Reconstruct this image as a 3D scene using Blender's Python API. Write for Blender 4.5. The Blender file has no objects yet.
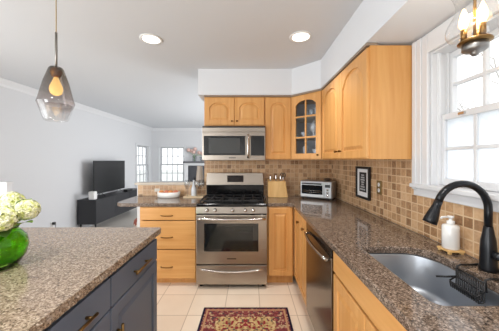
import bpy, bmesh, math, random
from mathutils import Vector, Matrix
random.seed(7)
PI = math.pi
C = bpy.context.scene.collection
S = bpy.context.scene

def lin(c):
    out = []
    for v in c:
        v = v / 255.0
        out.append(v / 12.92 if v <= 0.04045 else ((v + 0.055) / 1.055) ** 2.4)
    return tuple(out) + (1.0,)

# ------------------------------------------------------------------ camera, world, lights, exposure
CAMZ = 1.385
cam = bpy.data.cameras.new('camera')
cam.lens = 36.0 * 240 / 499
cam.sensor_width = 36
cam.shift_y = -5.5 / 499
cam.clip_start = 0.02
cam_o = bpy.data.objects.new('camera', cam)
cam_o.location = (0, 0, CAMZ)
cam_o.rotation_euler = (PI / 2, 0, 0)
C.objects.link(cam_o)
S.camera = cam_o

S.view_settings.view_transform = 'Standard'
S.view_settings.look = 'None'
S.view_settings.gamma = 1
S.view_settings.use_curve_mapping = False
S.view_settings.exposure = 0.18

w = bpy.data.worlds.new('sky')
S.world = w
w.use_nodes = True
bg = w.node_tree.nodes['Background']
bg.inputs[0].default_value = (0.95, 0.98, 1.0, 1)
bg.inputs[1].default_value = 1.5

def area(name, loc, rot, sx, sy, energy, col=(1, 1, 1), shape='RECTANGLE', spread=PI):
    l = bpy.data.lights.new(name, 'AREA')
    l.shape = shape
    l.size = sx
    l.size_y = sy
    l.energy = energy
    l.color = col
    l.spread = spread
    o = bpy.data.objects.new(name, l)
    o.location = loc
    o.rotation_euler = rot
    C.objects.link(o)
    return o

# added fill light at made-up unseen openings: rear door, left door, living room side
area('fill_rear_opening', (-2.5, -2.15, 1.15), (PI / 2, 0, 0), 1.4, 2.0, 72, (0.95, 0.98, 1.0))
area('fill_left_opening', (-3.30, 0.3, 1.15), (PI / 2, 0, -PI / 2), 2.4, 2.0, 42, (0.95, 0.98, 1.0))
area('fill_living_opening', (1.05, 5.6, 1.35), (PI / 2, 0, PI / 2), 2.6, 1.9, 84, (0.97, 0.98, 1.0))

# ------------------------------------------------------------------ materials
def new_mat(name):
    m = bpy.data.materials.new(name)
    m.use_nodes = True
    nt = m.node_tree
    return m, nt, nt.nodes['Principled BSDF']

def mat(name, rgb, rough=0.5, metal=0.0, spec=0.5, emit=None, estr=0.0, coat=0.0):
    m, nt, b = new_mat(name)
    b.inputs['Base Color'].default_value = lin(rgb)
    b.inputs['Roughness'].default_value = rough
    b.inputs['Metallic'].default_value = metal
    b.inputs['Specular IOR Level'].default_value = spec
    b.inputs['Coat Weight'].default_value = coat
    if emit:
        b.inputs['Emission Color'].default_value = lin(emit)
        b.inputs['Emission Strength'].default_value = estr
    return m

def N(nt, t, **kw):
    n = nt.nodes.new(t)
    for k, v in kw.items():
        setattr(n, k, v)
    return n

def ramp(nt, stops, interp='LINEAR'):
    r = nt.nodes.new('ShaderNodeValToRGB')
    cr = r.color_ramp
    cr.interpolation = interp
    while len(cr.elements) < len(stops):
        cr.elements.new(0.5)
    for e, (p, c) in zip(cr.elements, stops):
        e.position = p
        e.color = lin(c)
    return r

def math_n(nt, op, a, b=None):
    n = nt.nodes.new('ShaderNodeMath')
    n.operation = op
    for i, v in enumerate((a, b)):
        if v is None:
            continue
        if isinstance(v, (int, float)):
            n.inputs[i].default_value = v
        else:
            nt.links.new(v, n.inputs[i])
    return n.outputs[0]

def wood(name, a, b, scale, rough=0.38):
    m, nt, bs = new_mat(name)
    tc = N(nt, 'ShaderNodeTexCoord')
    mp = N(nt, 'ShaderNodeMapping')
    mp.inputs['Scale'].default_value = scale
    nt.links.new(tc.outputs['Object'], mp.inputs['Vector'])
    no = N(nt, 'ShaderNodeTexNoise')
    no.inputs['Scale'].default_value = 1.0
    no.inputs['Detail'].default_value = 5
    no.inputs['Distortion'].default_value = 0.6
    nt.links.new(mp.outputs[0], no.inputs['Vector'])
    r = ramp(nt, [(0.3, a), (0.7, b)])
    nt.links.new(no.outputs['Fac'], r.inputs[0])
    nt.links.new(r.outputs[0], bs.inputs['Base Color'])
    bs.inputs['Roughness'].default_value = rough
    return m

def granite(name, stops, rough=0.13, scale=230):
    m, nt, bs = new_mat(name)
    tc = N(nt, 'ShaderNodeTexCoord')
    vo = N(nt, 'ShaderNodeTexVoronoi')
    vo.inputs['Scale'].default_value = scale
    nt.links.new(tc.outputs['Object'], vo.inputs['Vector'])
    sep = N(nt, 'ShaderNodeSeparateColor')
    nt.links.new(vo.outputs['Color'], sep.inputs[0])
    no = N(nt, 'ShaderNodeTexNoise')
    no.inputs['Scale'].default_value = 70
    no.inputs['Detail'].default_value = 4
    nt.links.new(tc.outputs['Object'], no.inputs['Vector'])
    a = math_n(nt, 'MULTIPLY', sep.outputs[0], 0.62)
    b = math_n(nt, 'MULTIPLY', no.outputs['Fac'], 0.75)
    s = math_n(nt, 'ADD', a, b)
    s = math_n(nt, 'SUBTRACT', s, 0.18)
    r = ramp(nt, stops)
    nt.links.new(s, r.inputs[0])
    nt.links.new(r.outputs[0], bs.inputs['Base Color'])
    bs.inputs['Roughness'].default_value = rough
    return m

def tile(name, axes, pitch, grout_w, stops, grout, rough=0.5, bump=0.15, off=(0.0, 0.0), spec=0.5, mottle=0.25, mscale=45):
    """square tiles laid in a grid over two of the object axes"""
    m, nt, bs = new_mat(name)
    tc = N(nt, 'ShaderNodeTexCoord')
    sp = N(nt, 'ShaderNodeSeparateXYZ')
    nt.links.new(tc.outputs['Object'], sp.inputs[0])
    uv = []
    for ax, o in zip(axes, off):
        u = math_n(nt, 'ADD', sp.outputs['XYZ'.index(ax)], 20.0 + o)
        uv.append(math_n(nt, 'DIVIDE', u, pitch))
    fl = [math_n(nt, 'FLOOR', u) for u in uv]
    fr = [math_n(nt, 'FRACT', u) for u in uv]
    cb = N(nt, 'ShaderNodeCombineXYZ')
    nt.links.new(fl[0], cb.inputs[0])
    nt.links.new(fl[1], cb.inputs[1])
    wn = N(nt, 'ShaderNodeTexWhiteNoise', noise_dimensions='3D')
    nt.links.new(cb.outputs[0], wn.inputs['Vector'])
    no = N(nt, 'ShaderNodeTexNoise')
    no.inputs['Scale'].default_value = mscale
    no.inputs['Detail'].default_value = 4
    nt.links.new(tc.outputs['Object'], no.inputs['Vector'])
    v = math_n(nt, 'ADD', math_n(nt, 'MULTIPLY', wn.outputs['Value'], 1 - mottle),
               math_n(nt, 'MULTIPLY', no.outputs['Fac'], mottle))
    r = ramp(nt, stops)
    nt.links.new(v, r.inputs[0])
    d = []
    for f in fr:
        d.append(math_n(nt, 'MINIMUM', f, math_n(nt, 'SUBTRACT', 1.0, f)))
    dm = math_n(nt, 'MINIMUM', d[0], d[1])
    hw = grout_w / pitch / 2
    mr = N(nt, 'ShaderNodeMapRange')
    mr.inputs['From Min'].default_value = hw * 0.8
    mr.inputs['From Max'].default_value = hw * 1.5
    nt.links.new(dm, mr.inputs['Value'])
    mx = N(nt, 'ShaderNodeMix', data_type='RGBA')
    nt.links.new(mr.outputs[0], mx.inputs['Factor'])
    mx.inputs['A'].default_value = lin(grout)
    nt.links.new(r.outputs[0], mx.inputs['B'])
    nt.links.new(mx.outputs['Result'], bs.inputs['Base Color'])
    bs.inputs['Roughness'].default_value = rough
    bs.inputs['Specular IOR Level'].default_value = spec
    bp = N(nt, 'ShaderNodeBump')
    bp.inputs['Strength'].default_value = bump
    bp.inputs['Distance'].default_value = 0.003
    nt.links.new(mr.outputs[0], bp.inputs['Height'])
    nt.links.new(bp.outputs[0], bs.inputs['Normal'])
    return m

def clear_glass(name, tint=(255, 255, 255), refl=0.1, rough=0.02):
    m, nt, bs = new_mat(name)
    nt.nodes.remove(bs)
    out = nt.nodes['Material Output']
    t = N(nt, 'ShaderNodeBsdfTransparent')
    t.inputs[0].default_value = lin(tint)
    g = N(nt, 'ShaderNodeBsdfGlossy')
    g.inputs['Roughness'].default_value = rough
    fz = N(nt, 'ShaderNodeLayerWeight')
    fz.inputs[0].default_value = 0.5
    f = math_n(nt, 'ADD', math_n(nt, 'MULTIPLY', math_n(nt, 'POWER', fz.outputs['Facing'], 4.0), 0.6), refl * 0.3)
    mx = N(nt, 'ShaderNodeMixShader')
    nt.links.new(f, mx.inputs[0])
    nt.links.new(t.outputs[0], mx.inputs[1])
    nt.links.new(g.outputs[0], mx.inputs[2])
    nt.links.new(mx.outputs[0], out.inputs[0])
    return m

def steel(name, rgb, rough=0.3, scale=(2, 2, 300)):
    m, nt, bs = new_mat(name)
    bs.inputs['Metallic'].default_value = 1.0
    bs.inputs['Base Color'].default_value = lin(rgb)
    tc = N(nt, 'ShaderNodeTexCoord')
    mp = N(nt, 'ShaderNodeMapping')
    mp.inputs['Scale'].default_value = scale
    nt.links.new(tc.outputs['Object'], mp.inputs['Vector'])
    no = N(nt, 'ShaderNodeTexNoise')
    no.inputs['Scale'].default_value = 1.0
    nt.links.new(mp.outputs[0], no.inputs['Vector'])
    r = math_n(nt, 'ADD', math_n(nt, 'MULTIPLY', no.outputs['Fac'], 0.12), rough - 0.06)
    nt.links.new(r, bs.inputs['Roughness'])
    return m

M = {}
M['wood'] = wood('maple', (208, 148, 81), (222, 168, 103), (26, 26, 1.6))
M['wood_h'] = wood('maple_across', (208, 148, 81), (222, 168, 103), (1.6, 26, 26))
M['wood_inside'] = mat('maple_inside', (214, 196, 168), 0.5)
M['granite'] = granite('brown_granite', [(0.05, (38, 33, 30)), (0.3, (80, 68, 59)), (0.5, (108, 92, 80)), (0.7, (136, 118, 104)), (1.0, (182, 166, 150))], 0.06)
M['granite_edge'] = M['granite']
M['granite_island'] = granite('island_granite', [(0.05, (66, 56, 48)), (0.28, (112, 95, 80)), (0.48, (142, 123, 105)), (0.7, (164, 145, 126)), (1.0, (202, 188, 170))], 0.16, 200)
TS = [(0.18, (136, 100, 68)), (0.34, (172, 132, 95)), (0.5, (198, 158, 117)), (0.64, (210, 174, 135)), (0.78, (180, 142, 106)), (0.95, (222, 196, 162))]
M['tile_back'] = tile('backsplash_tile_back', 'XZ', 0.056, 0.006, TS, (206, 178, 144), off=(0.01, 0.012), mottle=0.42, mscale=60, rough=0.4)
M['tile_right'] = tile('backsplash_tile_right', 'YZ', 0.056, 0.006, TS, (216, 188, 152), off=(0.0, 0.012), mottle=0.42, mscale=60, rough=0.4)
M['floor_tile'] = tile('floor_tile', 'XY', 0.328, 0.006, [(0.2, (226, 206, 184)), (0.8, (236, 220, 200))], (186, 164, 140), rough=0.32, bump=0.1, off=(0.238, 0.165), mottle=0.5, mscale=8)
M['wall'] = mat('wall_paint', (214, 215, 217), 0.7, spec=0.2)
M['ceiling'] = mat('ceiling_paint', (215, 218, 222), 0.8, spec=0.2)
M['soffit'] = mat('soffit_paint', (224, 227, 231), 0.7, spec=0.2)
M['trim'] = mat('white_trim', (220, 221, 223), 0.4)
M['living_floor'] = mat('pale_floor', (200, 194, 186), 0.35)
M['navy'] = mat('slate_blue_paint', (90, 101, 118), 0.42)
M['steel'] = steel('brushed_steel', (174, 164, 153), 0.3)
M['steel_v'] = mat('satin_sink_steel', (182, 187, 194), 0.38, 1.0)
M['steel_dw'] = steel('dishwasher_steel', (118, 108, 98), 0.2, (300, 2, 2))
M['chrome'] = mat('polished_steel', (205, 200, 195), 0.16, 1.0)
M['black_gloss'] = mat('black_enamel', (12, 12, 14), 0.12)
M['black_glass'] = mat('oven_glass', (14, 16, 18), 0.04, coat=0.6)
M['black'] = mat('matte_black', (18, 18, 20), 0.4)
M['iron'] = mat('cast_iron', (24, 24, 26), 0.5)
M['faucet'] = mat('faucet_black', (22, 24, 28), 0.28, 0.3)
M['brass'] = mat('aged_brass', (142, 112, 70), 0.38, 1.0)
M['bronze'] = mat('bronze', (120, 84, 44), 0.4, 1.0)
M['white'] = mat('white_plastic', (236, 236, 234), 0.35)
M['ceramic'] = mat('white_ceramic', (240, 238, 234), 0.2)
M['glass'] = clear_glass('clear_glass')
M['cab_glass'] = clear_glass('cabinet_glass', (240, 243, 246), 0.1)
M['ware'] = clear_glass('glassware', (246, 247, 248), 0.2, 0.05)
M['console'] = mat('charcoal_lacquer', (44, 45, 49), 0.45)
M['screen'] = mat('tv_screen', (40, 41, 42), 0.25)
M['light_wood'] = wood('light_block_wood', (214, 168, 104), (232, 192, 130), (20, 20, 3))
M['red_led'] = mat('clock_glass', (30, 20, 18), 0.15)

# ------------------------------------------------------------------ mesh builder
class MB:
    def __init__(s):
        s.v = []
        s.f = []
        s.sm = []
    def add(s, vs, fs, smooth=False):
        o = len(s.v)
        s.v += [tuple(p) for p in vs]
        s.f += [tuple(i + o for i in f) for f in fs]
        s.sm += [smooth] * len(fs)
        return s
    def box(s, x0, x1, y0, y1, z0, z1):
        v = [(x0, y0, z0), (x1, y0, z0), (x1, y1, z0), (x0, y1, z0), (x0, y0, z1), (x1, y0, z1), (x1, y1, z1), (x0, y1, z1)]
        return s.add(v, [(3, 2, 1, 0), (4, 5, 6, 7), (0, 1, 5, 4), (1, 2, 6, 5), (2, 3, 7, 6), (3, 0, 4, 7)])
    def lathe(s, prof, c=(0, 0, 0), seg=24, axis='z', caps=True, sx=1.0, sy=1.0):
        vs, fs = [], []
        n = len(prof)
        for r, h in prof:
            for k in range(seg):
                a = 2 * PI * k / seg
                p = (r * math.cos(a) * sx, r * math.sin(a) * sy, h)
                if axis == 'y':      # outward along -y
                    p = (p[0], -p[2], p[1])
                elif axis == 'x':
                    p = (p[2], p[0], p[1])
                vs.append((p[0] + c[0], p[1] + c[1], p[2] + c[2]))
        for i in range(n - 1):
            for k in range(seg):
                a, b = i * seg + k, i * seg + (k + 1) % seg
                fs.append((a, b, b + seg, a + seg))
        s.add(vs, fs, True)
        if caps:
            o = len(s.v) - len(vs)
            for i in (0, n - 1):
                if prof[i][0] > 1e-6:
                    ring = [o + i * seg + k for k in range(seg)]
                    s.f.append(tuple(reversed(ring)) if i == 0 else tuple(ring))
                    s.sm.append(False)
        return s
    def tube(s, path, r, seg=10, closed=False):
        P = [Vector(p) for p in path]
        rs = r if isinstance(r, (list, tuple)) else [r] * len(P)
        vs, fs = [], []
        n = len(P)
        prev = None
        for i, p in enumerate(P):
            if closed:
                t = (P[(i + 1) % n] - P[i - 1])
            else:
                t = P[min(i + 1, n - 1)] - P[max(i - 1, 0)]
            t.normalize()
            if prev is None:
                up = Vector((0, 0, 1)) if abs(t.z) < 0.9 else Vector((1, 0, 0))
                a = t.cross(up).normalized()
            else:
                a = (prev - t * prev.dot(t))
                if a.length < 1e-6:
                    a = t.orthogonal()
                a.normalize()
            prev = a
            b = t.cross(a)
            for k in range(seg):
                an = 2 * PI * k / seg
                vs.append(p + (a * math.cos(an) + b * math.sin(an)) * rs[i])
        m = n if closed else n - 1
        for i in range(m):
            j = (i + 1) % n
            for k in range(seg):
                fs.append((i * seg + k, i * seg + (k + 1) % seg, j * seg + (k + 1) % seg, j * seg + k))
        s.add(vs, fs, True)
        if not closed:
            o = len(s.v) - len(vs)
            s.f.append(tuple(reversed([o + k for k in range(seg)])))
            s.f.append(tuple(o + (n - 1) * seg + k for k in range(seg)))
            s.sm += [False, False]
        return s
    def prism(s, pts, z0, z1):
        n = len(pts)
        v = [(x, y, z0) for x, y in pts] + [(x, y, z1) for x, y in pts]
        f = [tuple(reversed(range(n))), tuple(range(n, 2 * n))]
        f += [(i, (i + 1) % n, n + (i + 1) % n, n + i) for i in range(n)]
        return s.add(v, f)
    def plate(s, outer, holes, z0, z1):
        """flat slab with holes"""
        bm = bmesh.new()
        for lp in [outer] + holes:
            vs = [bm.verts.new((x, y, z1)) for x, y in lp]
            for i in range(len(vs)):
                bm.edges.new((vs[i], vs[(i + 1) % len(vs)]))
        bmesh.ops.triangle_fill(bm, use_beauty=True, use_dissolve=False, edges=bm.edges[:])
        bm.verts.ensure_lookup_table()
        bm.verts.index_update()
        tv = [v.co.copy() for v in bm.verts]
        tf = []
        for f in bm.faces:
            idx = [v.index for v in f.verts]
            if f.normal.z < 0:
                idx.reverse()
            tf.append(idx)
        bm.free()
        n = len(tv)
        vs = [(p.x, p.y, z1) for p in tv] + [(p.x, p.y, z0) for p in tv]
        fs = [tuple(f) for f in tf] + [tuple(i + n for i in reversed(f)) for f in tf]
        o = 0
        for lp in [outer] + holes:
            k = len(lp)
            for i in range(k):
                a, b = o + i, o + (i + 1) % k
                fs.append((a, b, b + n, a + n))
            o += k
        return s.add(vs, fs)
    def xf(s, mtx, start=0):
        for i in range(start, len(s.v)):
            s.v[i] = tuple(mtx @ Vector(s.v[i]))
        return s
    def build(s, name, m, parent=None, bevel=0.0, seg=2, fix=True):
        me = bpy.data.meshes.new(name)
        me.from_pydata(s.v, [], s.f)
        for p, sm in zip(me.polygons, s.sm):
            p.use_smooth = sm
        if fix:
            bm = bmesh.new()
            bm.from_mesh(me)
            bmesh.ops.recalc_face_normals(bm, faces=bm.faces[:])
            bm.to_mesh(me)
            bm.free()
        if m:
            me.materials.append(m)
        o = bpy.data.objects.new(name, me)
        C.objects.link(o)
        if parent:
            o.parent = parent
        if bevel:
            b = o.modifiers.new('bevel', 'BEVEL')
            b.width = bevel
            b.segments = seg
            b.limit_method = 'ANGLE'
            b.angle_limit = math.radians(50)
        return o

def thing(name, label, cat, loc=(0, 0, 0), rotz=0.0, group=None):
    o = bpy.data.objects.new(name, None)
    o.empty_display_size = 0.05
    C.objects.link(o)
    o.location = loc
    o.rotation_euler = (0, 0, rotz)
    return tag(o, label, cat, group)

def tag(o, label, cat, group=None):
    o['label'] = label
    o['category'] = cat
    if group:
        o['group'] = group
    return o

def struct(o):
    o['kind'] = 'structure'
    return o

def box(name, m, x0, x1, y0, y1, z0, z1, parent=None, bevel=0.0):
    return MB().box(x0, x1, y0, y1, z0, z1).build(name, m, parent, bevel)

def copy_tree(o, parent=None):
    c = o.copy()
    C.objects.link(c)
    if parent:
        c.parent = parent
    for ch in list(o.children):
        copy_tree(ch, c)
    return c

# ------------------------------------------------------------------ the setting
W, D, XL, YF, YR, ZC = 1.10, 3.20, -3.34, 8.20, -2.20, 2.475
struct(box('floor', M['floor_tile'], XL, W, YR, 3.32, -0.06, 0.0))
struct(box('floor_living', M['living_floor'], XL, W, 3.32, YF, -0.06, 0.0))
struct(box('ceiling', M['ceiling'], XL - 0.1, W + 0.1, YR - 0.1, YF + 0.1, ZC, ZC + 0.1))

def wall_with_holes(name, along, fixed0, fixed1, a0, a1, z0, z1, holes, m):
    """wall in the plane of <along> and z, holes are (a0,a1,z0,z1)"""
    mb = MB()
    mb.plate([(a0, z0), (a1, z0), (a1, z1), (a0, z1)],
             [[(h[0], h[2]), (h[1], h[2]), (h[1], h[3]), (h[0], h[3])] for h in holes], 0, 1)
    out = []
    for (a, z, t) in mb.v:
        q = fixed0 + (fixed1 - fixed0) * t
        out.append((a, q, z) if along == 'x' else (q, a, z))
    mb.v = out
    return struct(mb.build(name, m))

KW = (0.62, 1.46, 1.235, 2.035)        # sink window opening (y0,y1,z0,z1)
LW = (7.10, 7.97, 0.62, 1.83)          # living, left wall
FW = (-3.06, -2.24, 0.62, 1.83)        # living, far wall
wall_with_holes('wall_left', 'y', XL - 0.12, XL, YR, YF, 0, ZC, [LW, (-0.9, 1.5, 0.02, 2.15)], M['wall'])
wall_with_holes('wall_far', 'x', YF, YF + 0.12, XL - 0.12, W + 0.12, 0, ZC, [FW], M['wall'])
wall_with_holes('wall_right', 'y', W, W + 0.14, YR, YF, 0, ZC, [KW, (4.3, 6.9, 0.4, 2.3)], M['wall'])
wall_with_holes('wall_rear', 'x', YR - 0.12, YR, XL - 0.12, W + 0.14, 0, ZC, [(-3.25, -1.75, 0.02, 2.15)], M['wall'])
struct(box('wall_back', M['wall'], -0.60, W, D, D + 0.12, 0, ZC))
hw = struct(box('wall_half', M['trim'], -1.50, -0.602, D + 0.004, D + 0.12, 0, 1.052))
struct(box('trim_1', mat('ledge_paint', (206, 194, 178), 0.4), -1.525, -0.602, D - 0.022, D + 0.145, 1.054, 1.082, bevel=0.006))
# tiled backsplash on the two walls and the half wall
bsm = MB()
bsm.box(-0.60, W - 0.001, D - 0.010, D - 0.001, 0.9112, 1.39)
struct(bsm.build('wall_backsplash', M['tile_back']))
struct(box('wall_backsplash_peninsula', M['tile_back'], -1.485, -0.602, D - 0.010, D + 0.002, 0.9112, 1.052))
mb = MB()
mb.plate([(-0.3, 0.9112), (D - 0.011, 0.9112), (D - 0.011, 1.39), (1.59, 1.39), (1.59, 1.158), (-0.3, 1.158)], [], 0, 1)
mb.v = [(W - 0.010 + 0.009 * t, y, z) for (y, z, t) in mb.v]
struct(mb.build('wall_backsplash_right', M['tile_right']))
# soffit over the wall cabinets
ZS = 2.165
mb = MB()
mb.prism([(-0.615, D - 0.33), (0.505, D - 0.33), (0.775, 2.605), (0.775, YR + 0.001), (W - 0.001, YR + 0.001), (W - 0.001, D - 0.001), (-0.615, D - 0.001)], ZS, ZC - 0.001)
struct(mb.build('ceiling_soffit', M['soffit']))
# crown along the living room walls
def crown(name, pts):
    mb = MB()
    mb.v = pts
    n = len(pts) // 2
    mb.f = [(i, (i + 1) % n, n + (i + 1) % n, n + i) for i in range(n)] + [tuple(range(n)), tuple(range(n, 2 * n))]
    mb.sm = [False] * len(mb.f)
    return struct(mb.build(name, M['trim']))
pr = [(0.001, -0.10), (0.012, -0.10), (0.022, -0.07), (0.055, -0.025), (0.065, -0.012), (0.065, -0.001), (0.001, -0.001)]
crown('trim_2', [(XL + a, YR, ZC + b) for a, b in pr] + [(XL + a, YF - 0.07, ZC + b) for a, b in pr])
crown('trim_3', [(XL + 0.001, YF - a, ZC + b) for a, b in pr] + [(W - 0.001, YF - a, ZC + b) for a, b in pr])
struct(box('baseboard_left', M['trim'], XL + 0.001, XL + 0.016, 1.7, YF - 0.02, 0.0, 0.11))
struct(box('baseboard_far', M['trim'], XL + 0.02, W, YF - 0.016, YF - 0.001, 0.0, 0.11))
# low white wall beside the living room
lowall = struct(box('wall_low', M['trim'], XL + 0.001, -2.61, 2.58, 2.64, 0.0, 1.125))
box('trim_cap', M['trim'], XL + 0.001, -2.60, 2.57, 2.65, 1.126, 1.15, lowall, 0.004)
# ground and bare trees outside
struct(box('ground', mat('outside_ground', (214, 216, 212), 0.9), -30, 30, -20, 40, -0.5, -0.3))

def bar(mb, x0, x1, y0, y1, z0, z1):
    mb.box(x0, x1, y0, y1, z0, z1)

# sink window
def sink_window():
    y0, y1, z0, z1 = KW
    r = struct(bpy.data.objects.new('window_1', None))
    C.objects.link(r)
    r.location = (W, (y0 + y1) / 2, z0)
    oy, oz = (y0 + y1) / 2, z0
    def P(mb):
        mb.v = [(x - W, y - oy, z - oz) for x, y, z in mb.v]
        return mb
    cs = MB()
    cw = 0.118
    for (a, b, c, d) in ((y1, y1 + cw, z0 - 0.04, z1 + 0.115), (y0 - cw, y0, z0 - 0.04, z1 + 0.115)):
        cs.box(W - 0.02, W - 0.001, a, b, c, d)
    cs.box(W - 0.02, W - 0.001, y0, y1, z1, z1 + 0.115)
    cs.box(W - 0.034, W - 0.02, y1 + cw - 0.035, y1 + cw, z0 - 0.04, z1 + 0.115)
    cs.box(W - 0.028, W - 0.02, y1 + 0.045, y1 + cw - 0.035, z0 - 0.04, z1 + 0.115)
    P(cs).build('casing', M['trim'], r, 0.004)
    sl = MB()
    sl.box(W - 0.045, W + 0.07, y0 - cw, y1 + cw + 0.01, z0 - 0.028, z0 - 0.002)
    P(sl).build('sill', M['trim'], r, 0.005)
    ap = MB()
    ap.box(W - 0.022, W - 0.001, y0 - cw, y1 + cw, z0 - 0.078, z0 - 0.03)
    P(ap).build('apron', M['trim'], r, 0.004)
    jb = MB()
    jb.box(W, W + 0.139, y1 - 0.012, y1 - 0.0005, z0, z1)
    jb.box(W, W + 0.139, y0 + 0.0005, y0 + 0.012, z0, z1)
    jb.box(W, W + 0.139, y0 + 0.012, y1 - 0.012, z1 - 0.012, z1 - 0.0005)
    jb.box(W + 0.03, W + 0.045, y1 - 0.03, y1 - 0.012, z0, z1)
    jb.box(W + 0.085, W + 0.092, y1 - 0.03, y1 - 0.012, z0, z1)
    P(jb).build('jamb', M['trim'], r, 0.001)
    zm = 1.632
    def sash(x0, x1, za, zb, top, glassm, bars):
        f = MB()
        st = 0.032
        ya, yb = y0 + 0.014, y1 - 0.014
        f.box(x0, x1, ya, ya + st, za, zb)
        f.box(x0, x1, yb - st, yb, za, zb)
        f.box(x0, x1, ya + st, yb - st, za, za + (0.04 if not top else 0.03))
        f.box(x0, x1, ya + st, yb - st, zb - 0.034, zb)
        so = P(f).build('sash', M['trim'], r, 0.003)
        g = MB()
        xm = (x0 + x1) / 2
        g.box(xm - 0.002, xm + 0.002, ya + st, yb - st, za + 0.03, zb - 0.03)
        P(g).build('pane', glassm, so)
        m = MB()
        for k in range(1, 4):
            yy = yb - st - (yb - ya - 2 * st) * k / 4
            m.box(xm - 0.012, xm + 0.012, yy - 0.009, yy + 0.009, za + 0.03, zb - 0.034)
        for zz in bars:
            m.box(xm - 0.0115, xm + 0.0115, ya + st, yb - st, zz - 0.009, zz + 0.009)
        P(m).build('muntin', M['trim'], so, 0.002)
        return so
    fr = bpy.data.materials.new('frosted_film')
    fr.use_nodes = True
    nt = fr.node_tree
    nt.nodes.remove(nt.nodes['Principled BSDF'])
    tl = N(nt, 'ShaderNodeBsdfTranslucent')
    tl.inputs[0].default_value = lin((252, 253, 255))
    tr = N(nt, 'ShaderNodeBsdfTransparent')
    tr.inputs[0].default_value = lin((250, 252, 255))
    mx = N(nt, 'ShaderNodeMixShader')
    mx.inputs[0].default_value = 0.35
    nt.links.new(tl.outputs[0], mx.inputs[1])
    nt.links.new(tr.outputs[0], mx.inputs[2])
    nt.links.new(mx.outputs[0], nt.nodes['Material Output'].inputs[0])
    sash(W + 0.046, W + 0.082, z0 + 0.002, zm + 0.022, False, fr, [1.451])
    sash(W + 0.095, W + 0.128, zm - 0.012, z1 - 0.013, True, M['glass'], [1.83])
    lk = MB()
    lk.box(W + 0.035, W + 0.046, y1 - 0.19, y1 - 0.15, zm - 0.002, zm + 0.012)
    P(lk).build('latch', M['chrome'], r, 0.002)
sink_window()

def sash_window(name, o, along, w_, h_, cols, rows, inward, cas=0.06):
    """double hung window in its own frame: x along the wall, y outward, z up"""
    r = struct(bpy.data.objects.new(name, None))
    C.objects.link(r)
    r.location = o
    r.rotation_euler = (0, 0, along)
    f = MB()
    e = 0.002
    f.box(-cas, 0 + e, -0.02, -0.001, -cas, h_ + cas)
    f.box(w_ - e, w_ + cas, -0.02, -0.001, -cas, h_ + cas)
    f.box(e, w_ - e, -0.02, -0.001, h_ - e, h_ + cas)
    f.box(-cas - 0.02, w_ + cas + 0.02, -0.05, -0.001, -0.03, -0.001)
    f.build('casing', mat(name + '_casing', (214, 216, 218), 0.5), r, 0.003)
    for (za, zb, y) in ((0.003, h_ / 2 + 0.02, 0.03), (h_ / 2 - 0.02, h_ - 0.003, 0.065)):
        s_ = MB()
        st = 0.045
        s_.box(0.003, st, y, y + 0.03, za, zb)
        s_.box(w_ - st, w_ - 0.003, y, y + 0.03, za, zb)
        s_.box(st, w_ - st, y, y + 0.03, za, za + 0.045)
        s_.box(st, w_ - st, y, y + 0.03, zb - 0.04, zb)
        so = s_.build('sash', M['sashgrey'], r)
        m = MB()
        for k in range(1, cols):
            xx = st + (w_ - 2 * st) * k / cols
            m.box(xx - 0.012, xx + 0.012, y + 0.005, y + 0.025, za + 0.045, zb - 0.04)
        for k in range(1, rows):
            zz = za + 0.045 + (zb - za - 0.085) * k / rows
            m.box(st, w_ - st, y + 0.006, y + 0.024, zz - 0.012, zz + 0.012)
        m.build('muntin', M['sashgrey'], so)
        g = MB()
        g.box(st, w_ - st, y + 0.013, y + 0.017, za + 0.045, zb - 0.04)
        g.build('pane', M['glass'], so)
    return r
M['sashgrey'] = mat('window_sash_paint', (186, 188, 191), 0.5)
# far wall: x along world x, outward +y
sash_window('window_2', (FW[0], YF, FW[2]), 0, FW[1] - FW[0], FW[3] - FW[2], 4, 2, 1)
# left wall: outward -x : rotate +90 => local x -> +y, local y -> -x
sash_window('window_3', (XL, LW[0], LW[2]), PI / 2, LW[1] - LW[0], LW[3] - LW[2], 3, 2, 1)
# unseen side window and doorways, added to let in daylight: frames only
sash_window('added_window_4', (W, 6.9, 0.4), -PI / 2, 2.6, 1.9, 6, 2, 1)
def added_doorway(name, o, rz, w_):
    r = struct(bpy.data.objects.new(name, None))
    C.objects.link(r)
    r.location = o
    r.rotation_euler = (0, 0, rz)
    f = MB()
    for a in (0.002, w_ / 2 - 0.03, w_ - 0.062):
        f.box(a, a + 0.06, 0.04, 0.08, 0.0, 2.12)
    f.box(0.062, w_ - 0.062, 0.045, 0.075, 2.06, 2.12)
    f.build('frame', M['trim'], r)
added_doorway('added_door_1', (-1.75, YR, 0.024), PI, 1.5)
added_doorway('added_door_2', (XL, -0.9, 0.024), PI / 2, 2.4)

# ------------------------------------------------------------------ cabinet parts
def arch_loop(w_, h_, s_, ins, rise, n=16):
    a = s_ + ins
    zt = h_ - s_ - ins
    pts = [(a, a), (w_ - a, a)]
    for i in range(n + 1):
        u = 1 - 2 * i / n
        x = w_ / 2 + u * (w_ / 2 - a)
        if rise > 0:
            q = min(1.0, abs(u) / 0.90)
            z = zt - rise + rise * math.sqrt(max(0.0, 1 - q ** 2.2))
        else:
            z = zt
        pts.append((x, z))
    return pts

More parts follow.
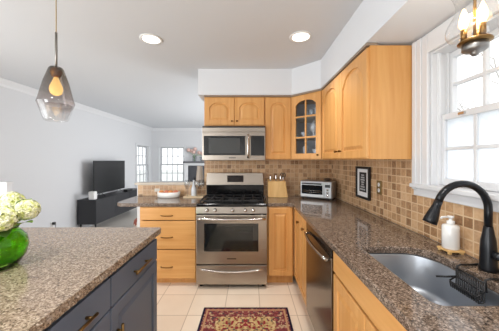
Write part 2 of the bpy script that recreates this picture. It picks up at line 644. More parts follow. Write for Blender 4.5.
def door_mb(x, z, w_, h_, rise=0.0, stile=0.058, t=0.02, glass=False, y=0.0):
    mb = MB()
    n = 16
    inner = arch_loop(w_, h_, stile, 0, rise, n)
    outer = [(0, 0), (w_, 0)] + [(w_ - w_ * i / n, h_) for i in range(n + 1)]
    k = len(inner)
    layers = [(outer, 0.0), (outer, -t + 0.003), ([(min(max(px, 0.003), w_ - 0.003), min(max(pz, 0.003), h_ - 0.003)) for px, pz in outer], -t), (inner, -t)]
    if glass:
        layers += [(inner, 0.0)]
    else:
        layers += [(arch_loop(w_, h_, stile, 0.003, rise, n), -t + 0.011),
                   (arch_loop(w_, h_, stile, 0.013, rise, n), -t + 0.011),
                   (arch_loop(w_, h_, stile, 0.034, rise, n), -t + 0.002)]
    vs = []
    for lp, yy in layers:
        vs += [(x + px, y + yy, z + pz) for px, pz in lp]
    fs = []
    for i in range(len(layers) - 1):
        for j in range(k):
            a, b = i * k + j, i * k + (j + 1) % k
            fs.append((a, b, b + k, a + k))
    if glass:
        i = len(layers) - 1
        for j in range(k):
            a, b = i * k + j, i * k + (j + 1) % k
            fs.append((a, b, (j + 1) % k, j))
    else:
        fs.append(tuple(range(k)))
        fs.append(tuple((len(layers) - 1) * k + j for j in range(k)))
    mb.add(vs, fs)
    return mb

def knob(x, y, z, parent, m=None, r=0.014):
    mb = MB()
    mb.lathe([(0.006, 0.0), (0.006, 0.010), (r, 0.016), (r * 1.05, 0.022), (r * 0.7, 0.028), (0.0005, 0.029)], (x, y, z), 14, 'y')
    return mb.build('knob', m or M['brass'], parent)

def pull(x, y, z, L, parent, m=None, r=0.006):
    mb = MB()
    d = 0.028
    mb.tube([(x - L / 2, y - d, z), (x + L / 2, y - d, z)], r, 8)
    for sx in (-1, 1):
        mb.tube([(x + sx * L * 0.36, y, z), (x + sx * L * 0.36, y - d, z)], r * 0.9, 8)
    return mb.build('pull', m or M['brass'], parent)

def cup_pull(x, y, z, L, parent):
    """thin wooden-toned arched pull"""
    pts = []
    for i in range(9):
        u = -1 + 2 * i / 8
        pts.append((x + u * L / 2, y - 0.004 - 0.022 * (1 - u * u) ** 0.5, z))
    return MB().tube(pts, 0.0055, 8).build('pull', M['bronze'], parent)

def carcass(w_, d_, z0, z1, m, parent, toe=0.1, name='body', open_top=True):
    """face plane at y=0, body to +y"""
    mb = MB()
    t = 0.018
    mb.box(0, t, 0, d_, z0, z1)
    mb.box(w_ - t, w_, 0, d_, z0, z1)
    mb.box(t, w_ - t, 0.0, d_, z0, z0 + t)
    mb.box(t, w_ - t, d_ - t, d_, z0 + t, z1)
    if not open_top:
        mb.box(t, w_ - t, 0.0, d_ - t, z1 - t, z1)
    # face frame
    for a in (t, w_ - t - 0.02):
        mb.box(a, a + 0.02, 0, 0.02, z0 + t, z1 - 0.04 if open_top else z1 - t)
    mb.box(t, w_ - t, 0, 0.02, z1 - 0.04, z1) if open_top else None
    if toe:
        mb.box(0.0, w_, 0.06, 0.075, 0.001, z0)
        mb.box(0.0, t, 0.075, d_, 0.001, z0)
        mb.box(w_ - t, w_, 0.075, d_, 0.001, z0)
    return mb.build(name, m, parent)

def drawer_front(x, z, w_, h_, parent, m, name='drawer', t=0.02, bev=0.005):
    return box(name, m, x, x + w_, -t, 0, z, z + h_, parent, bev)

# ------------------------------------------------------------------ base cabinets
ZT = 0.911
ZB = 0.873
# peninsula drawers
t = thing('base_cabinet', 'maple base cabinet with three stacked drawers left of the range', 'cabinet', (-1.21, 2.65, 0), 0)
carcass(0.63, 0.545, 0.078, ZB - 0.001, M['wood'], t)
for z0, z1, hz in ((0.724, 0.866, 0.775), (0.407, 0.715, 0.54), (0.085, 0.398, 0.215)):
    d = drawer_front(0.01, z0, 0.61, z1 - z0, t, M['wood_h'])
    cup_pull(0.305, -0.02, hz, 0.13, d)

# right of the range
t = thing('base_cabinet', 'narrow maple base cabinet with one square panel door right of the range', 'cabinet', (0.197, 2.65, 0), 0)
carcass(0.29, 0.53, 0.10, ZB - 0.001, M['wood'], t)
door_mb(0.012, 0.115, 0.262, 0.745).build('door', M['wood'], t)

# corner run, two narrow doors
t = thing('base_cabinet', 'maple corner base cabinet with two narrow knobbed doors beside the dishwasher', 'cabinet', (0.51, 2.645, 0), -PI / 2)
carcass(0.58, 0.56, 0.10, ZB - 0.001, M['wood'], t)
d = door_mb(0.012, 0.115, 0.275, 0.745, stile=0.045).build('door', M['wood'], t)
knob(0.262, -0.02, 0.768, d, M['bronze'])
d = door_mb(0.295, 0.115, 0.275, 0.745, stile=0.045).build('door', M['wood'], t)
knob(0.485, -0.02, 0.762, d, M['bronze'])

# sink base
t = thing('base_cabinet', 'maple sink base cabinet with long false drawer front nearest the camera', 'cabinet', (0.51, 1.415, 0), -PI / 2)
carcass(0.79, 0.56, 0.10, ZB - 0.001, M['wood'], t)
box('drawer_front', M['wood_h'], 0.006, 0.784, -0.02, 0, 0.735, 0.866, t, 0.006)
d = door_mb(0.012, 0.115, 0.378, 0.605).build('door', M['wood'], t)
knob(0.345, -0.02, 0.60, d, M['brass'])
d = door_mb(0.398, 0.115, 0.378, 0.605).build('door', M['wood'], t)
knob(0.43, -0.02, 0.60, d, M['brass'])

# ------------------------------------------------------------------ wall cabinets
ZU0, ZU1 = 1.39, 2.145
YU = D - 0.30          # face plane of the back run (doors stand 2 cm proud)
def wall_cab(label, loc, rot, w_, z0, z1, doors, dep=0.30, rise=0.05):
    t = thing('wall_cabinet', label, 'cabinet', (loc[0], loc[1], 0), rot)
    mb = MB()
    mb.box(0, w_, 0, dep - 0.002, z0, z1)
    mb.build('body', M['wood'], t, 0.001)
    box('top_molding', M['scribe'], 0, w_, -0.024, 0.05, z1 + 0.001, z1 + 0.018, t)
    for (x, dw, kx, kz) in doors:
        d = door_mb(x, z0 + 0.008, dw, z1 - z0 - 0.02, rise).build('door', M['wood'], t)
        if kx is not None:
            knob(kx, -0.02, kz, d, M['bronze'], 0.010)
    return t
M['scribe'] = mat('scribe_molding', (150, 134, 118), 0.5)
wall_cab('short maple wall cabinet with two arched doors above the microwave', (-0.546, YU), 0, 0.73, 1.795, ZU1,
         [(0.008, 0.354, 0.335, 1.85), (0.368, 0.354, 0.395, 1.85)], rise=0.055)
wall_cab('tall narrow maple wall cabinet with one arched door above the knife block', (0.186, YU), 0, 0.318, ZU0, ZU1,
         [(0.008, 0.302, None, 0)], rise=0.06)
wall_cab('large maple wall cabinet with two arched doors on the window wall', (0.80, 2.608), -PI / 2, 1.018, ZU0, ZU1,
         [(0.008, 0.51, 0.47, 1.46), (0.526, 0.484, 0.565, 1.46)], dep=0.30, rise=0.10)

# diagonal corner cabinet with glass door
t = thing('corner_wall_cabinet', 'diagonal corner wall cabinet with arched glass door and glassware inside', 'cabinet', (0, 0, 0))
A, B = (0.507, YU), (0.80, 2.612)
penta = [A, B, (W - 0.002, 2.612), (W - 0.002, D - 0.002), (0.507, D - 0.002)]
mb = MB()
mb.prism(penta, ZU0, ZU0 + 0.02)
mb.prism(penta, ZU1 - 0.02, ZU1)
mb.box(0.507, 0.525, YU, D - 0.002, ZU0 + 0.02, ZU1 - 0.02)
mb.box(0.80, W - 0.002, 2.612, 2.63, ZU0 + 0.02, ZU1 - 0.02)
mb.build('body', M['wood'], t)
mb = MB()
mb.box(0.525, W - 0.022, D - 0.016, D - 0.003, ZU0 + 0.02, ZU1 - 0.02)
mb.box(W - 0.016, W - 0.003, 2.63, D - 0.003, ZU0 + 0.02, ZU1 - 0.02)
mb.build('back_panel', mat('cabinet_back', (236, 239, 243), 0.6), t)
SH = (1.64, 1.88)
for z in SH:
    MB().prism([(0.53, 2.93), (0.80, 2.67), (W - 0.02, 2.67), (W - 0.02, D - 0.02), (0.53, D - 0.02)], z, z + 0.014).build('shelf', M['wood_inside'], t)
ang = math.atan2(B[1] - A[1], B[0] - A[0])
dl = math.hypot(B[0] - A[0], B[1] - A[1])
dz0, dh = ZU0 + 0.008, ZU1 - ZU0 - 0.02
R = Matrix.Translation((A[0], A[1], 0)) @ Matrix.Rotation(ang, 4, 'Z')
mb = door_mb(0.012, dz0, dl - 0.024, dh, 0.05, 0.062, 0.02, True, y=-0.004)
d = mb.xf(R).build('door', M['wood'], t)
mb = MB()
mb.box(dl / 2 - 0.009, dl / 2 + 0.009, -0.021, -0.006, dz0 + 0.06, dz0 + dh - 0.066)
for z in (1.645, 1.885):
    mb.box(0.074, dl - 0.074, -0.0205, -0.0065, z - 0.009, z + 0.009)
mb.xf(R).build('muntin', M['wood'], d)
mb = MB()
mb.box(0.070, dl - 0.070, -0.010, -0.006, dz0 + 0.055, dz0 + dh - 0.11)
lp = arch_loop(dl - 0.024, dh, 0.060, 0, 0.05)
mb = MB()
pts = [(0.012 + px, dz0 + pz) for px, pz in lp]
mb.v = [(px, -0.013, pz) for px, pz in pts] + [(px, -0.010, pz) for px, pz in pts]
k = len(pts)
mb.f = [tuple(range(k)), tuple(range(k, 2 * k))] + [(i, (i + 1) % k, k + (i + 1) % k, k + i) for i in range(k)]
mb.sm = [False] * len(mb.f)
mb.xf(R).build('pane', M['cab_glass'], d)
mb = MB()
mb.lathe([(0.005, 0.0), (0.005, 0.010), (0.011, 0.016), (0.010, 0.023), (0.0005, 0.026)], (dl - 0.045, -0.024, 1.44), 12, 'y')
mb.xf(R).build('knob', M['bronze'], d)
MB().prism([(A[0] - 0.002, A[1] - 0.022), (B[0] - 0.022, B[1] + 0.0), (B[0] + 0.03, B[1] + 0.02), (A[0] + 0.02, A[1] + 0.04)], ZU1 + 0.001, ZU1 + 0.018).build('top_molding', M['scribe'], t)

# glassware in the corner cabinet: positions along the diagonal
def diag(u, back):
    dx, dy = math.cos(ang), math.sin(ang)
    nx, ny = -dy, dx
    return (A[0] + dx * u * dl + nx * back, A[1] + dy * u * dl + ny * back)
def tumbler(loc, h, r, label, m):
    mb = MB()
    mb.lathe([(r * 0.8, 0), (r, h), (r - 0.003, h), (r * 0.8 - 0.003, 0.006), (0.0005, 0.006)], (0, 0, 0), 16)
    o = mb.build('tumbler', m, None)
    o.location = loc
    return tag(o, label, 'glass', 'glasses in the corner cabinet')
M['frosty'] = mat('pale_glass', (214, 218, 222), 0.15)
for u, nm in ((0.36, 'leftmost'), (0.53, 'middle'), (0.68, 'rightmost')):
    p = diag(u, 0.10)
    tumbler((p[0], p[1], SH[1] + 0.0145), 0.085 if u < 0.6 else 0.10, 0.026, {'leftmost': 'small drinking glass left of the door bar on the top cabinet shelf', 'middle': 'small drinking glass just right of the door bar on the top cabinet shelf', 'rightmost': 'taller drinking glass at the right end of the top cabinet shelf'}[nm], M['frosty'])
p = diag(0.60, 0.09)
mb = MB()
mb.lathe([(0.030, 0), (0.010, 0.015), (0.010, 0.045), (0.036, 0.075), (0.044, 0.11), (0.034, 0.145), (0.014, 0.155), (0.012, 0.175), (0.0005, 0.185)], (0, 0, 0), 18)
o = mb.build('lidded_jar', M['ceramic'])
o.location = (p[0], p[1], SH[0] + 0.0145)
tag(o, 'white lidded urn on the middle shelf behind the cabinet glass', 'jar')
p = diag(0.32, 0.09)
o = MB().lathe([(0.03, 0), (0.05, 0.06), (0.047, 0.06), (0.028, 0.004), (0.0005, 0.004)], (0, 0, 0), 18).build('bowl', M['frosty'])
o.location = (p[0], p[1], SH[0] + 0.0145)
tag(o, 'pale small bowl on the middle shelf behind the cabinet glass', 'bowl')
for u, h, r, lb in ((0.33, 0.14, 0.036, 'pale tall cup at the left of the bottom cabinet shelf'), (0.66, 0.10, 0.04, 'pale short cup at the right of the bottom cabinet shelf')):
    p = diag(u, 0.10)
    tumbler((p[0], p[1], ZU0 + 0.0205), h, r, lb, M['frosty'])

# ------------------------------------------------------------------ worktops
def rounded(pts, rad, n=6):
    """round the corners of a closed polygon, one radius per corner"""
    out = []
    m = len(pts)
    for i in range(m):
        p0, p, p2 = Vector(pts[i - 1]), Vector(pts[i]), Vector(pts[(i + 1) % m])
        r = rad[i]
        if r <= 0:
            out.append(tuple(p))
            continue
        a = (p0 - p).normalized()
        b = (p2 - p).normalized()
        s0, s1 = p + a * r, p + b * r
        for k in range(n + 1):
            u = k / n
            q = s0 * (1 - u) ** 2 + p * 2 * u * (1 - u) + s1 * u * u
            out.append(tuple(q))
    return out
SINK = [(0.605, 0.784), (0.950, 0.784), (0.950, 1.312), (0.605, 1.312)]
SR = [0.05, 0.16, 0.16, 0.05]
sink_loop = rounded(SINK, SR, 8)
mb = MB()
mb.plate(rounded([(0.196, 2.628), (0.469, 2.628), (0.469, -0.30), (W - 0.011, -0.30), (W - 0.011, D - 0.011), (0.196, D - 0.011)], [0, 0.05, 0, 0, 0, 0]), [sink_loop], ZB, ZT)
o = mb.build('countertop', M['granite'], None, 0.006, 2)
tag(o, 'polished brown granite worktop running from the range round past the sink', 'countertop')
mb = MB()
mb.plate(rounded([(-1.49, 2.625), (-0.579, 2.625), (-0.579, D - 0.011), (-1.49, D - 0.011)], [0.12, 0, 0, 0]), [], ZB, ZT)
o = mb.build('countertop', M['granite'], None, 0.006, 2)
tag(o, 'brown granite worktop of the peninsula with the baking dish on it', 'countertop')

# island top with a chiselled edge
def chiselled(x0, x1, y0, y1, z0, z1):
    per = []
    st = 0.011
    def seg(a, b):
        n = max(2, int((Vector(b) - Vector(a)).length / st))
        return [(a[0] + (b[0] - a[0]) * i / n, a[1] + (b[1] - a[1]) * i / n) for i in range(n)]
    base = rounded([(x0, y0), (x1, y0), (x1, y1), (x0, y1)], [0.0, 0.02, 0.02, 0], 4)
    for i in range(len(base)):
        per += seg(base[i], base[(i + 1) % len(base)])
    cx, cy = (x0 + x1) / 2, (y0 + y1) / 2
    rows = [(z1, 0.0), (z1 - 0.004, 0.003), (z1 - 0.011, 0.005), (z1 - 0.02, 0.004), (z1 - 0.03, 0.004), (z0, 0.002)]
    vs, fs = [], []
    k = len(per)
    for ri, (z, am) in enumerate(rows):
        for (x, y) in per:
            j = (random.random() - 0.35) * am * 2.4
            dx = 1 if x > x1 - 0.021 else (-1 if x < x0 + 0.001 else 0)
            dy = 1 if y > y1 - 0.021 else (-1 if y < y0 + 0.001 else 0)
            zz = z + (random.random() - 0.5) * 0.004 if 0 < ri < 5 else z
            vs.append((x + dx * j, y + dy * j, zz))
    for i in range(len(rows) - 1):
        for j in range(k):
            a, b = i * k + j, i * k + (j + 1) % k
            fs.append((a, b, b + k, a + k))
    fs.append(tuple(range(k)))
    fs.append(tuple((len(rows) - 1) * k + j for j in range(k)))
    return MB().add(vs, fs)
o = chiselled(-1.80, -0.62, 0.12, 1.69, ZB, ZT).build('countertop', M['granite_island'])
tag(o, 'tan speckled granite island top with a rough chiselled edge under the vase', 'countertop')

# ------------------------------------------------------------------ island
t = thing('kitchen_island', 'slate blue kitchen island with brass pulls under the chiselled granite top', 'island', (-0.655, 0.20, 0), PI / 2)
mb = MB()
mb.box(0, 1.455, 0.0, 0.80, 0.10, ZB - 0.001)
mb.box(0.02, 1.435, 0.06, 0.78, 0.001, 0.10)
mb.build('body', M['navy'], t, 0.002)
for (x0, x1, px, kn) in ((0.905, 1.449, 1.19, 0), (0.345, 0.897, 0.663, 1), (0.006, 0.337, 0.17, 0)):
    d = drawer_front(x0, 0.706, x1 - x0, 0.14, t, M['navy'], bev=0.003)
    pull(px, -0.02, 0.772, 0.19, d, M['brass'], 0.007)
    d = door_mb(x0, 0.115, x1 - x0, 0.582).build('door', M['navy'], t)
    mb = MB()
    kx = x0 + 0.045 if not kn else x1 - 0.045
    mb.tube([(kx, -0.048, 0.44), (kx, -0.048, 0.60)], 0.007, 8)
    for z in (0.47, 0.57):
        mb.tube([(kx, -0.02, z), (kx, -0.048, z)], 0.006, 8)
    mb.build('pull', M['brass'], d)

# ------------------------------------------------------------------ gas range
RX0, RX1 = -0.573, 0.19
RW = RX1 - RX0
t = thing('gas_range', 'stainless steel gas range with black cooktop between the maple cabinets', 'range', (RX0, 2.60, 0), 0)
# local: x 0..RW, front y=0 (doors to -0.03), back y=0.58
mb = MB()
mb.box(0.002, RW - 0.002, 0.0, 0.58, 0.045, 0.88)
mb.build('body', M['black'], t)
for (a, b) in ((0.04, 0.05), (RW - 0.04, 0.05), (0.04, 0.52), (RW - 0.04, 0.52)):
    MB().lathe([(0.018, 0.001), (0.018, 0.045)], (a, b, 0), 10).build('foot', M['black'], t)
mb = MB()
mb.box(0.0, RW, -0.02, 0.50, 0.882, 0.914)
mb.build('cooktop', M['black_gloss'], t, 0.006)
for i in range(3):
    gx0 = 0.03 + i * (RW - 0.06) / 3
    gx1 = gx0 + (RW - 0.06) / 3 - 0.006
    g = MB()
    z0, z1 = 0.932, 0.946
    for yy in (0.03, 0.235, 0.455):
        g.box(gx0, gx1, yy - 0.006, yy + 0.006, z0, z1)
    for xx in (gx0 + 0.006, (gx0 + gx1) / 2, gx1 - 0.006):
        g.box(xx - 0.006, xx + 0.006, 0.03, 0.455, z0 + 0.001, z1 + 0.001)
    for xx in (gx0 + 0.008, gx1 - 0.008):
        for yy in (0.034, 0.45):
            g.box(xx - 0.006, xx + 0.006, yy - 0.006, yy + 0.006, 0.9145, z0)
    g.build('grate', M['iron'], t, 0.002)
for (bx, by, br) in ((0.14, 0.13, 0.042), (0.14, 0.35, 0.034), (RW / 2, 0.24, 0.05), (RW - 0.14, 0.13, 0.046), (RW - 0.14, 0.35, 0.03)):
    MB().lathe([(br * 1.2, 0.9145), (br * 1.2, 0.919), (br, 0.921), (br, 0.929), (br * 0.9, 0.931), (0.001, 0.931)], (bx, by, 0), 18).build('burner', M['iron'], t)
mb = MB()
mb.v = [(0.0, -0.032, 0.81), (RW, -0.032, 0.81), (RW, 0.0, 0.81), (0.0, 0.0, 0.81), (0.0, -0.02, 0.881), (RW, -0.02, 0.881), (RW, 0.0, 0.881), (0.0, 0.0, 0.881)]
mb.f = [(3, 2, 1, 0), (4, 5, 6, 7), (0, 1, 5, 4), (1, 2, 6, 5), (2, 3, 7, 6), (3, 0, 4, 7)]
mb.sm = [False] * 6
cp = mb.build('control_panel', M['steel'], t, 0.003)
for kx in (0.118, 0.205, RW / 2 + 0.01, RW - 0.235, RW - 0.15):
    k_ = MB().lathe([(0.020, 0.0), (0.021, 0.005), (0.017, 0.008), (0.016, 0.026), (0.013, 0.030), (0.0005, 0.030)], (kx, -0.027, 0.847), 16, 'y').build('knob', M['chrome'], t)
# oven door
mb = MB()
mb.box(0.002, RW - 0.002, -0.03, -0.002, 0.268, 0.795)
dr = mb.build('oven_door', M['steel'], t, 0.005)
box('oven_window', M['black_glass'], 0.087, 0.669, -0.033, -0.0305, 0.405, 0.705, dr, 0.001)
box('inner_window', mat('oven_inner', (30, 33, 31), 0.08), 0.145, 0.612, -0.0345, -0.0332, 0.435, 0.675, dr)
box('badge', M['black'], RW / 2 - 0.05, RW / 2 + 0.05, -0.0312, -0.0302, 0.322, 0.332, dr)
hp = []
for i in range(15):
    u = -1 + 2 * i / 14
    hp.append((RW / 2 + u * (RW / 2 - 0.02), -0.062 - 0.016 * (1 - u * u), 0.762 - 0.006 * (1 - u * u)))
mb = MB().tube(hp, 0.014, 10)
for sx in (0.03, RW - 0.03):
    mb.tube([(sx, -0.028, 0.762), (sx, -0.066, 0.762)], 0.011, 8)
mb.build('handle', M['chrome'], dr)
# drawer
sd = box('storage_drawer', M['steel'], 0.002, RW - 0.002, -0.03, -0.002, 0.05, 0.256, t, 0.005)
hp = []
for i in range(15):
    u = -1 + 2 * i / 14
    hp.append((RW / 2 + u * (RW / 2 - 0.05), -0.036 - 0.016 * (1 - u * u), 0.215 - 0.022 * (1 - u * u)))
MB().tube(hp, 0.010, 8).build('handle', M['chrome'], sd)
# backguard
mb = MB()
mb.box(0.015, RW - 0.005, 0.512, 0.585, 0.90, 1.06)
mb.build('vent_trim', M['black_gloss'], t, 0.004)
mb = MB()
mb.v = [(0.012, 0.495, 1.0615), (RW - 0.005, 0.495, 1.0615), (RW - 0.005, 0.585, 1.0615), (0.012, 0.585, 1.0615), (0.022, 0.52, 1.217), (RW - 0.015, 0.52, 1.217), (RW - 0.015, 0.585, 1.217), (0.022, 0.585, 1.217)]
mb.f = [(3, 2, 1, 0), (4, 5, 6, 7), (0, 1, 5, 4), (1, 2, 6, 5), (2, 3, 7, 6), (3, 0, 4, 7)]
mb.sm = [False] * 6
bgd = mb.build('backguard', M['steel'], t, 0.004)
mb = MB()
mb.box(0.285, 0.495, 0.496, 0.52, 1.10, 1.185)
mb.v = [(x, y + (z - 1.0615) * 0.16 - 0.004, z) for x, y, z in mb.v]
mb.build('display', M['red_led'], bgd)

# ------------------------------------------------------------------ microwave
MW = 0.735
t = thing('microwave', 'stainless over the range microwave with dark glass door', 'microwave', (-0.55, 2.82, 1.378), 0)
mb = MB()
mb.box(0.0, MW, 0.0, 0.368, 0.0, 0.405)
mb.build('body', M['steel'], t, 0.003)
vg = box('vent_grille', M['steel'], 0.0, MW, -0.022, -0.001, 0.335, 0.385, t, 0.002)
box('top_lip', M['black'], 0.0, MW, -0.02, -0.001, 0.387, 0.403, t)
dr = box('door', M['steel'], 0.0, 0.555, -0.03, -0.001, 0.004, 0.333, t, 0.004)
box('door_window', M['black_glass'], 0.018, 0.50, -0.0325, -0.0302, 0.062, 0.288, dr)
box('screen_mesh', mat('microwave_mesh', (70, 72, 72), 0.12), 0.075, 0.44, -0.0338, -0.0326, 0.085, 0.262, dr)
mb = MB()
mb.tube([(0.532, -0.055, 0.03), (0.532, -0.07, 0.08), (0.532, -0.073, 0.17), (0.532, -0.07, 0.25), (0.532, -0.055, 0.30)], 0.012, 10)
for z in (0.045, 0.285):
    mb.tube([(0.532, -0.028, z), (0.532, -0.06, z)], 0.009, 8)
mb.build('handle', M['chrome'], dr)
cp = box('control_panel', M['steel'], 0.558, MW, -0.03, -0.001, 0.004, 0.333, t, 0.004)
box('keypad', M['black_glass'], 0.566, MW - 0.012, -0.0325, -0.0302, 0.058, 0.288, cp)
box('badge', M['black'], 0.31, 0.39, -0.0312, -0.0302, 0.028, 0.036, dr)

# ------------------------------------------------------------------ dishwasher
t = thing('dishwasher', 'dark stainless dishwasher with bowed bar handle under the worktop', 'dishwasher', (0.512, 2.06, 0), -PI / 2)
box('body', M['black'], 0.004, 0.636, 0.002, 0.56, 0.10, ZB - 0.002, t)
box('toe_panel', M['black'], 0.004, 0.636, 0.05, 0.07, 0.002, 0.098, t)
dr = box('door', M['steel_dw'], 0.005, 0.635, -0.026, 0.0, 0.105, 0.80, t, 0.004)
box('control_strip', M['black_gloss'], 0.005, 0.635, -0.026, 0.0, 0.804, 0.868, t, 0.003)
hp = []
for i in range(13):
    u = -1 + 2 * i / 12
    hp.append((0.32 + u * 0.275, -0.045 - 0.022 * (1 - u * u), 0.775))
mb = MB().tube(hp, 0.011, 10)
for sx in (0.055, 0.585):
    mb.tube([(sx, -0.024, 0.775), (sx, -0.048, 0.775)], 0.010, 8)
mb.build('handle', M['chrome'], dr)

# ------------------------------------------------------------------ sink, faucet and what stands by them
t = thing('sink', 'undermount stainless steel sink basin set into the granite', 'sink', (0.7775, 1.048, 0))
def sloop(off):
    x0, y0, x1, y1 = 0.605 - off, 0.784 - off, 0.950 + off, 1.312 + off
    return rounded([(x0, y0), (x1, y0), (x1, y1), (x0, y1)], [max(0.01, r + off) for r in SR], 8)
layers = [(sloop(0.02), ZB - 0.0025), (sloop(0.003), ZB - 0.0025), (sloop(0.001), ZB - 0.006), (sloop(-0.008), 0.715), (sloop(-0.018), 0.692), (sloop(-0.045), 0.682), (sloop(-0.10), 0.680)]
vs, fs = [], []
k = len(layers[0][0])
for lp, z in layers:
    vs += [(x - 0.7775, y - 1.048, z) for x, y in lp]
for i in range(len(layers) - 1):
    for j in range(k):
        a, b = i * k + j, i * k + (j + 1) % k
        fs.append((a, b, b + k, a + k))
fs.append(tuple((len(layers) - 1) * k + j for j in range(k)))
mb = MB().add(vs, fs, True)
bo = mb.build('basin', M['steel_v'], t, fix=False)
so = bo.modifiers.new('solid', 'SOLIDIFY')
so.thickness = 0.0015
MB().lathe([(0.045, 0.6805), (0.045, 0.684), (0.036, 0.6845), (0.03, 0.682), (0.0005, 0.682)], (0.0, 0.0, 0), 24).build('drain', M['chrome'], t)

t = thing('faucet', 'black high arc pull down faucet behind the sink', 'faucet', (1.025, 1.03, ZT))
mb = MB()
mb.lathe([(0.032, 0.0005), (0.032, 0.012), (0.030, 0.03), (0.028, 0.09), (0.026, 0.13), (0.020, 0.16), (0.0165, 0.185), (0.0155, 0.19)], (0, 0, 0), 24)
mb.build('base', M['faucet'], t)
pts = [(0, 0, 0.18), (0, 0, 0.25)]
for i in range(0, 15):
    a = PI * i / 14 * 0.90
    pts.append((-0.11 + 0.11 * math.cos(a), 0, 0.262 + 0.11 * math.sin(a)))
MB().tube(pts, 0.0145, 14).build('spout', M['faucet'], t)
e = Vector(pts[-1])
dirv = (Vector(pts[-1]) - Vector(pts[-2])).normalized()
dirv = Vector((-0.42, 0, -1)).normalized()
q = [e - dirv * 0.002, e + dirv * 0.02, e + dirv * 0.035, e + dirv * 0.08, e + dirv * 0.098, e + dirv * 0.1]
MB().tube(q, [0.0152, 0.016, 0.0185, 0.026, 0.027, 0.021], 16).build('spray_head', M['faucet'], t)
mb = MB()
mb.lathe([(0.017, 0.0), (0.017, 0.02), (0.012, 0.03), (0.0005, 0.031)], (0.0, -0.026, 0.075), 14, 'y')
mb.tube([(0, -0.05, 0.075), (0.0, -0.075, 0.082), (0.0, -0.11, 0.10), (0.0, -0.13, 0.115)], [0.009, 0.009, 0.008, 0.006], 10)
mb.build('lever', M['faucet'], t)

# wire caddy
t = thing('sponge_caddy', 'black wire sponge caddy hooked over the sink edge beside the faucet', 'caddy', (0.93, 1.0, 0))
mb = MB()
r = 0.0035
hook = [(-0.005, 0.065, 0.868), (-0.008, 0.065, 0.915), (0.01, 0.068, 0.920), (0.05, 0.072, 0.917), (0.10, 0.085, 0.9155), (0.135, 0.055, 0.9155), (0.138, 0.0, 0.9155), (0.125, -0.04, 0.9155), (0.07, -0.06, 0.916), (0.01, -0.062, 0.920), (-0.008, -0.062, 0.915), (-0.005, -0.062, 0.868)]
mb.tube(hook, r + 0.001, 8)
mb.build('hook', M['black'], t)
mb = MB()
for z in (0.905, 0.868, 0.83):
    mb.tube([(-0.012, 0.066, z), (-0.012, -0.063, z)], r, 6)
for k in range(14):
    y = 0.066 - 0.129 * k / 13
    mb.tube([(-0.012, y, 0.905), (-0.012, y, 0.832), (-0.018, y, 0.825), (-0.036, y, 0.825), (-0.04, y, 0.848)], r * 0.8, 6)
mb.tube([(-0.012, 0.066, 0.868), (-0.04, 0.066, 0.852), (-0.043, 0.06, 0.850), (-0.043, -0.057, 0.850), (-0.04, -0.063, 0.852), (-0.012, -0.063, 0.868)], r, 6)
mb.build('basket', M['black'], t)
MB().tube([(-0.012, 0.066, 0.868), (-0.04, 0.085, 0.858), (-0.072, 0.105, 0.85)], 0.0045, 8).build('prong', M['black'], t)

# soap dispenser on a wooden stand
o = MB()
o.box(-0.04, 0.04, -0.04, 0.04, 0.010, 0.02)
for a in (-0.03, 0.03):
    for b in (-0.03, 0.03):
        o.box(a - 0.007, a + 0.007, b - 0.007, b + 0.007, 0.0005, 0.010)
o = o.build('soap_stand', M['light_wood'], None, 0.002)
o.location = (1.035, 1.235, ZT)
tag(o, 'small footed wooden stand under the white soap dispenser', 'stand')
t = thing('soap_dispenser', 'white ceramic soap dispenser on a small wooden stand', 'soap dispenser', (1.035, 1.235, ZT + 0.0205))
MB().lathe([(0.034, 0.0), (0.037, 0.004), (0.037, 0.112), (0.034, 0.119), (0.02, 0.123), (0.016, 0.1245)], (0, 0, 0), 28).build('bottle', M['ceramic'], t)
mb = MB()
mb.lathe([(0.017, 0.1245), (0.017, 0.14), (0.008, 0.143), (0.008, 0.155), (0.014, 0.157), (0.014, 0.166), (0.0005, 0.167)], (0, 0, 0), 16)
mb.tube([(0, 0, 0.161), (-0.045, 0, 0.160), (-0.05, 0, 0.152)], 0.0055, 8)
mb.build('pump', M['white'], t)

# ------------------------------------------------------------------ glass lamp over the sink
t = thing('ceiling_lamp', 'clear glass bell ceiling lamp with lit bulbs near the sink window', 'lamp', (0.86, 0.916, ZS))
MB().lathe([(0.06, -0.0005), (0.06, -0.012), (0.02, -0.025), (0.0005, -0.026)], (0, 0, 0), 24).build('canopy', M['chrome'], t)
MB().tube([(0, 0, -0.02), (0, 0, -0.345)], 0.005, 8).build('rod', M['brass'], t)
mb = MB()
prof = [(0.098, -0.085), (0.082, -0.11), (0.064, -0.15), (0.056, -0.18), (0.062, -0.215), (0.078, -0.245), (0.089, -0.272), (0.089, -0.292), (0.078, -0.312), (0.055, -0.323), (0.045, -0.327)]
mb.lathe(prof, (0, 0, 0), 36, caps=False)
mb.build('shade', clear_glass('lamp_glass', (250, 250, 250), 0.35), t)
mb = MB()
mb.lathe([(0.046, -0.322), (0.052, -0.327), (0.052, -0.332), (0.038, -0.336)], (0, 0, 0), 28)
mb.build('collar', M['brass'], t)
mb = MB()
mb.lathe([(0.039, -0.3365), (0.039, -0.360), (0.032, -0.365), (0.014, -0.368), (0.014, -0.374), (0.008, -0.382), (0.0005, -0.384)], (0, 0, 0), 24)
mb.build('finial', mat('brushed_nickel', (150, 148, 146), 0.4, 1.0), t)
bulb_m = mat('warm_bulb', (255, 214, 150), 0.3, emit=(255, 205, 130), estr=6)
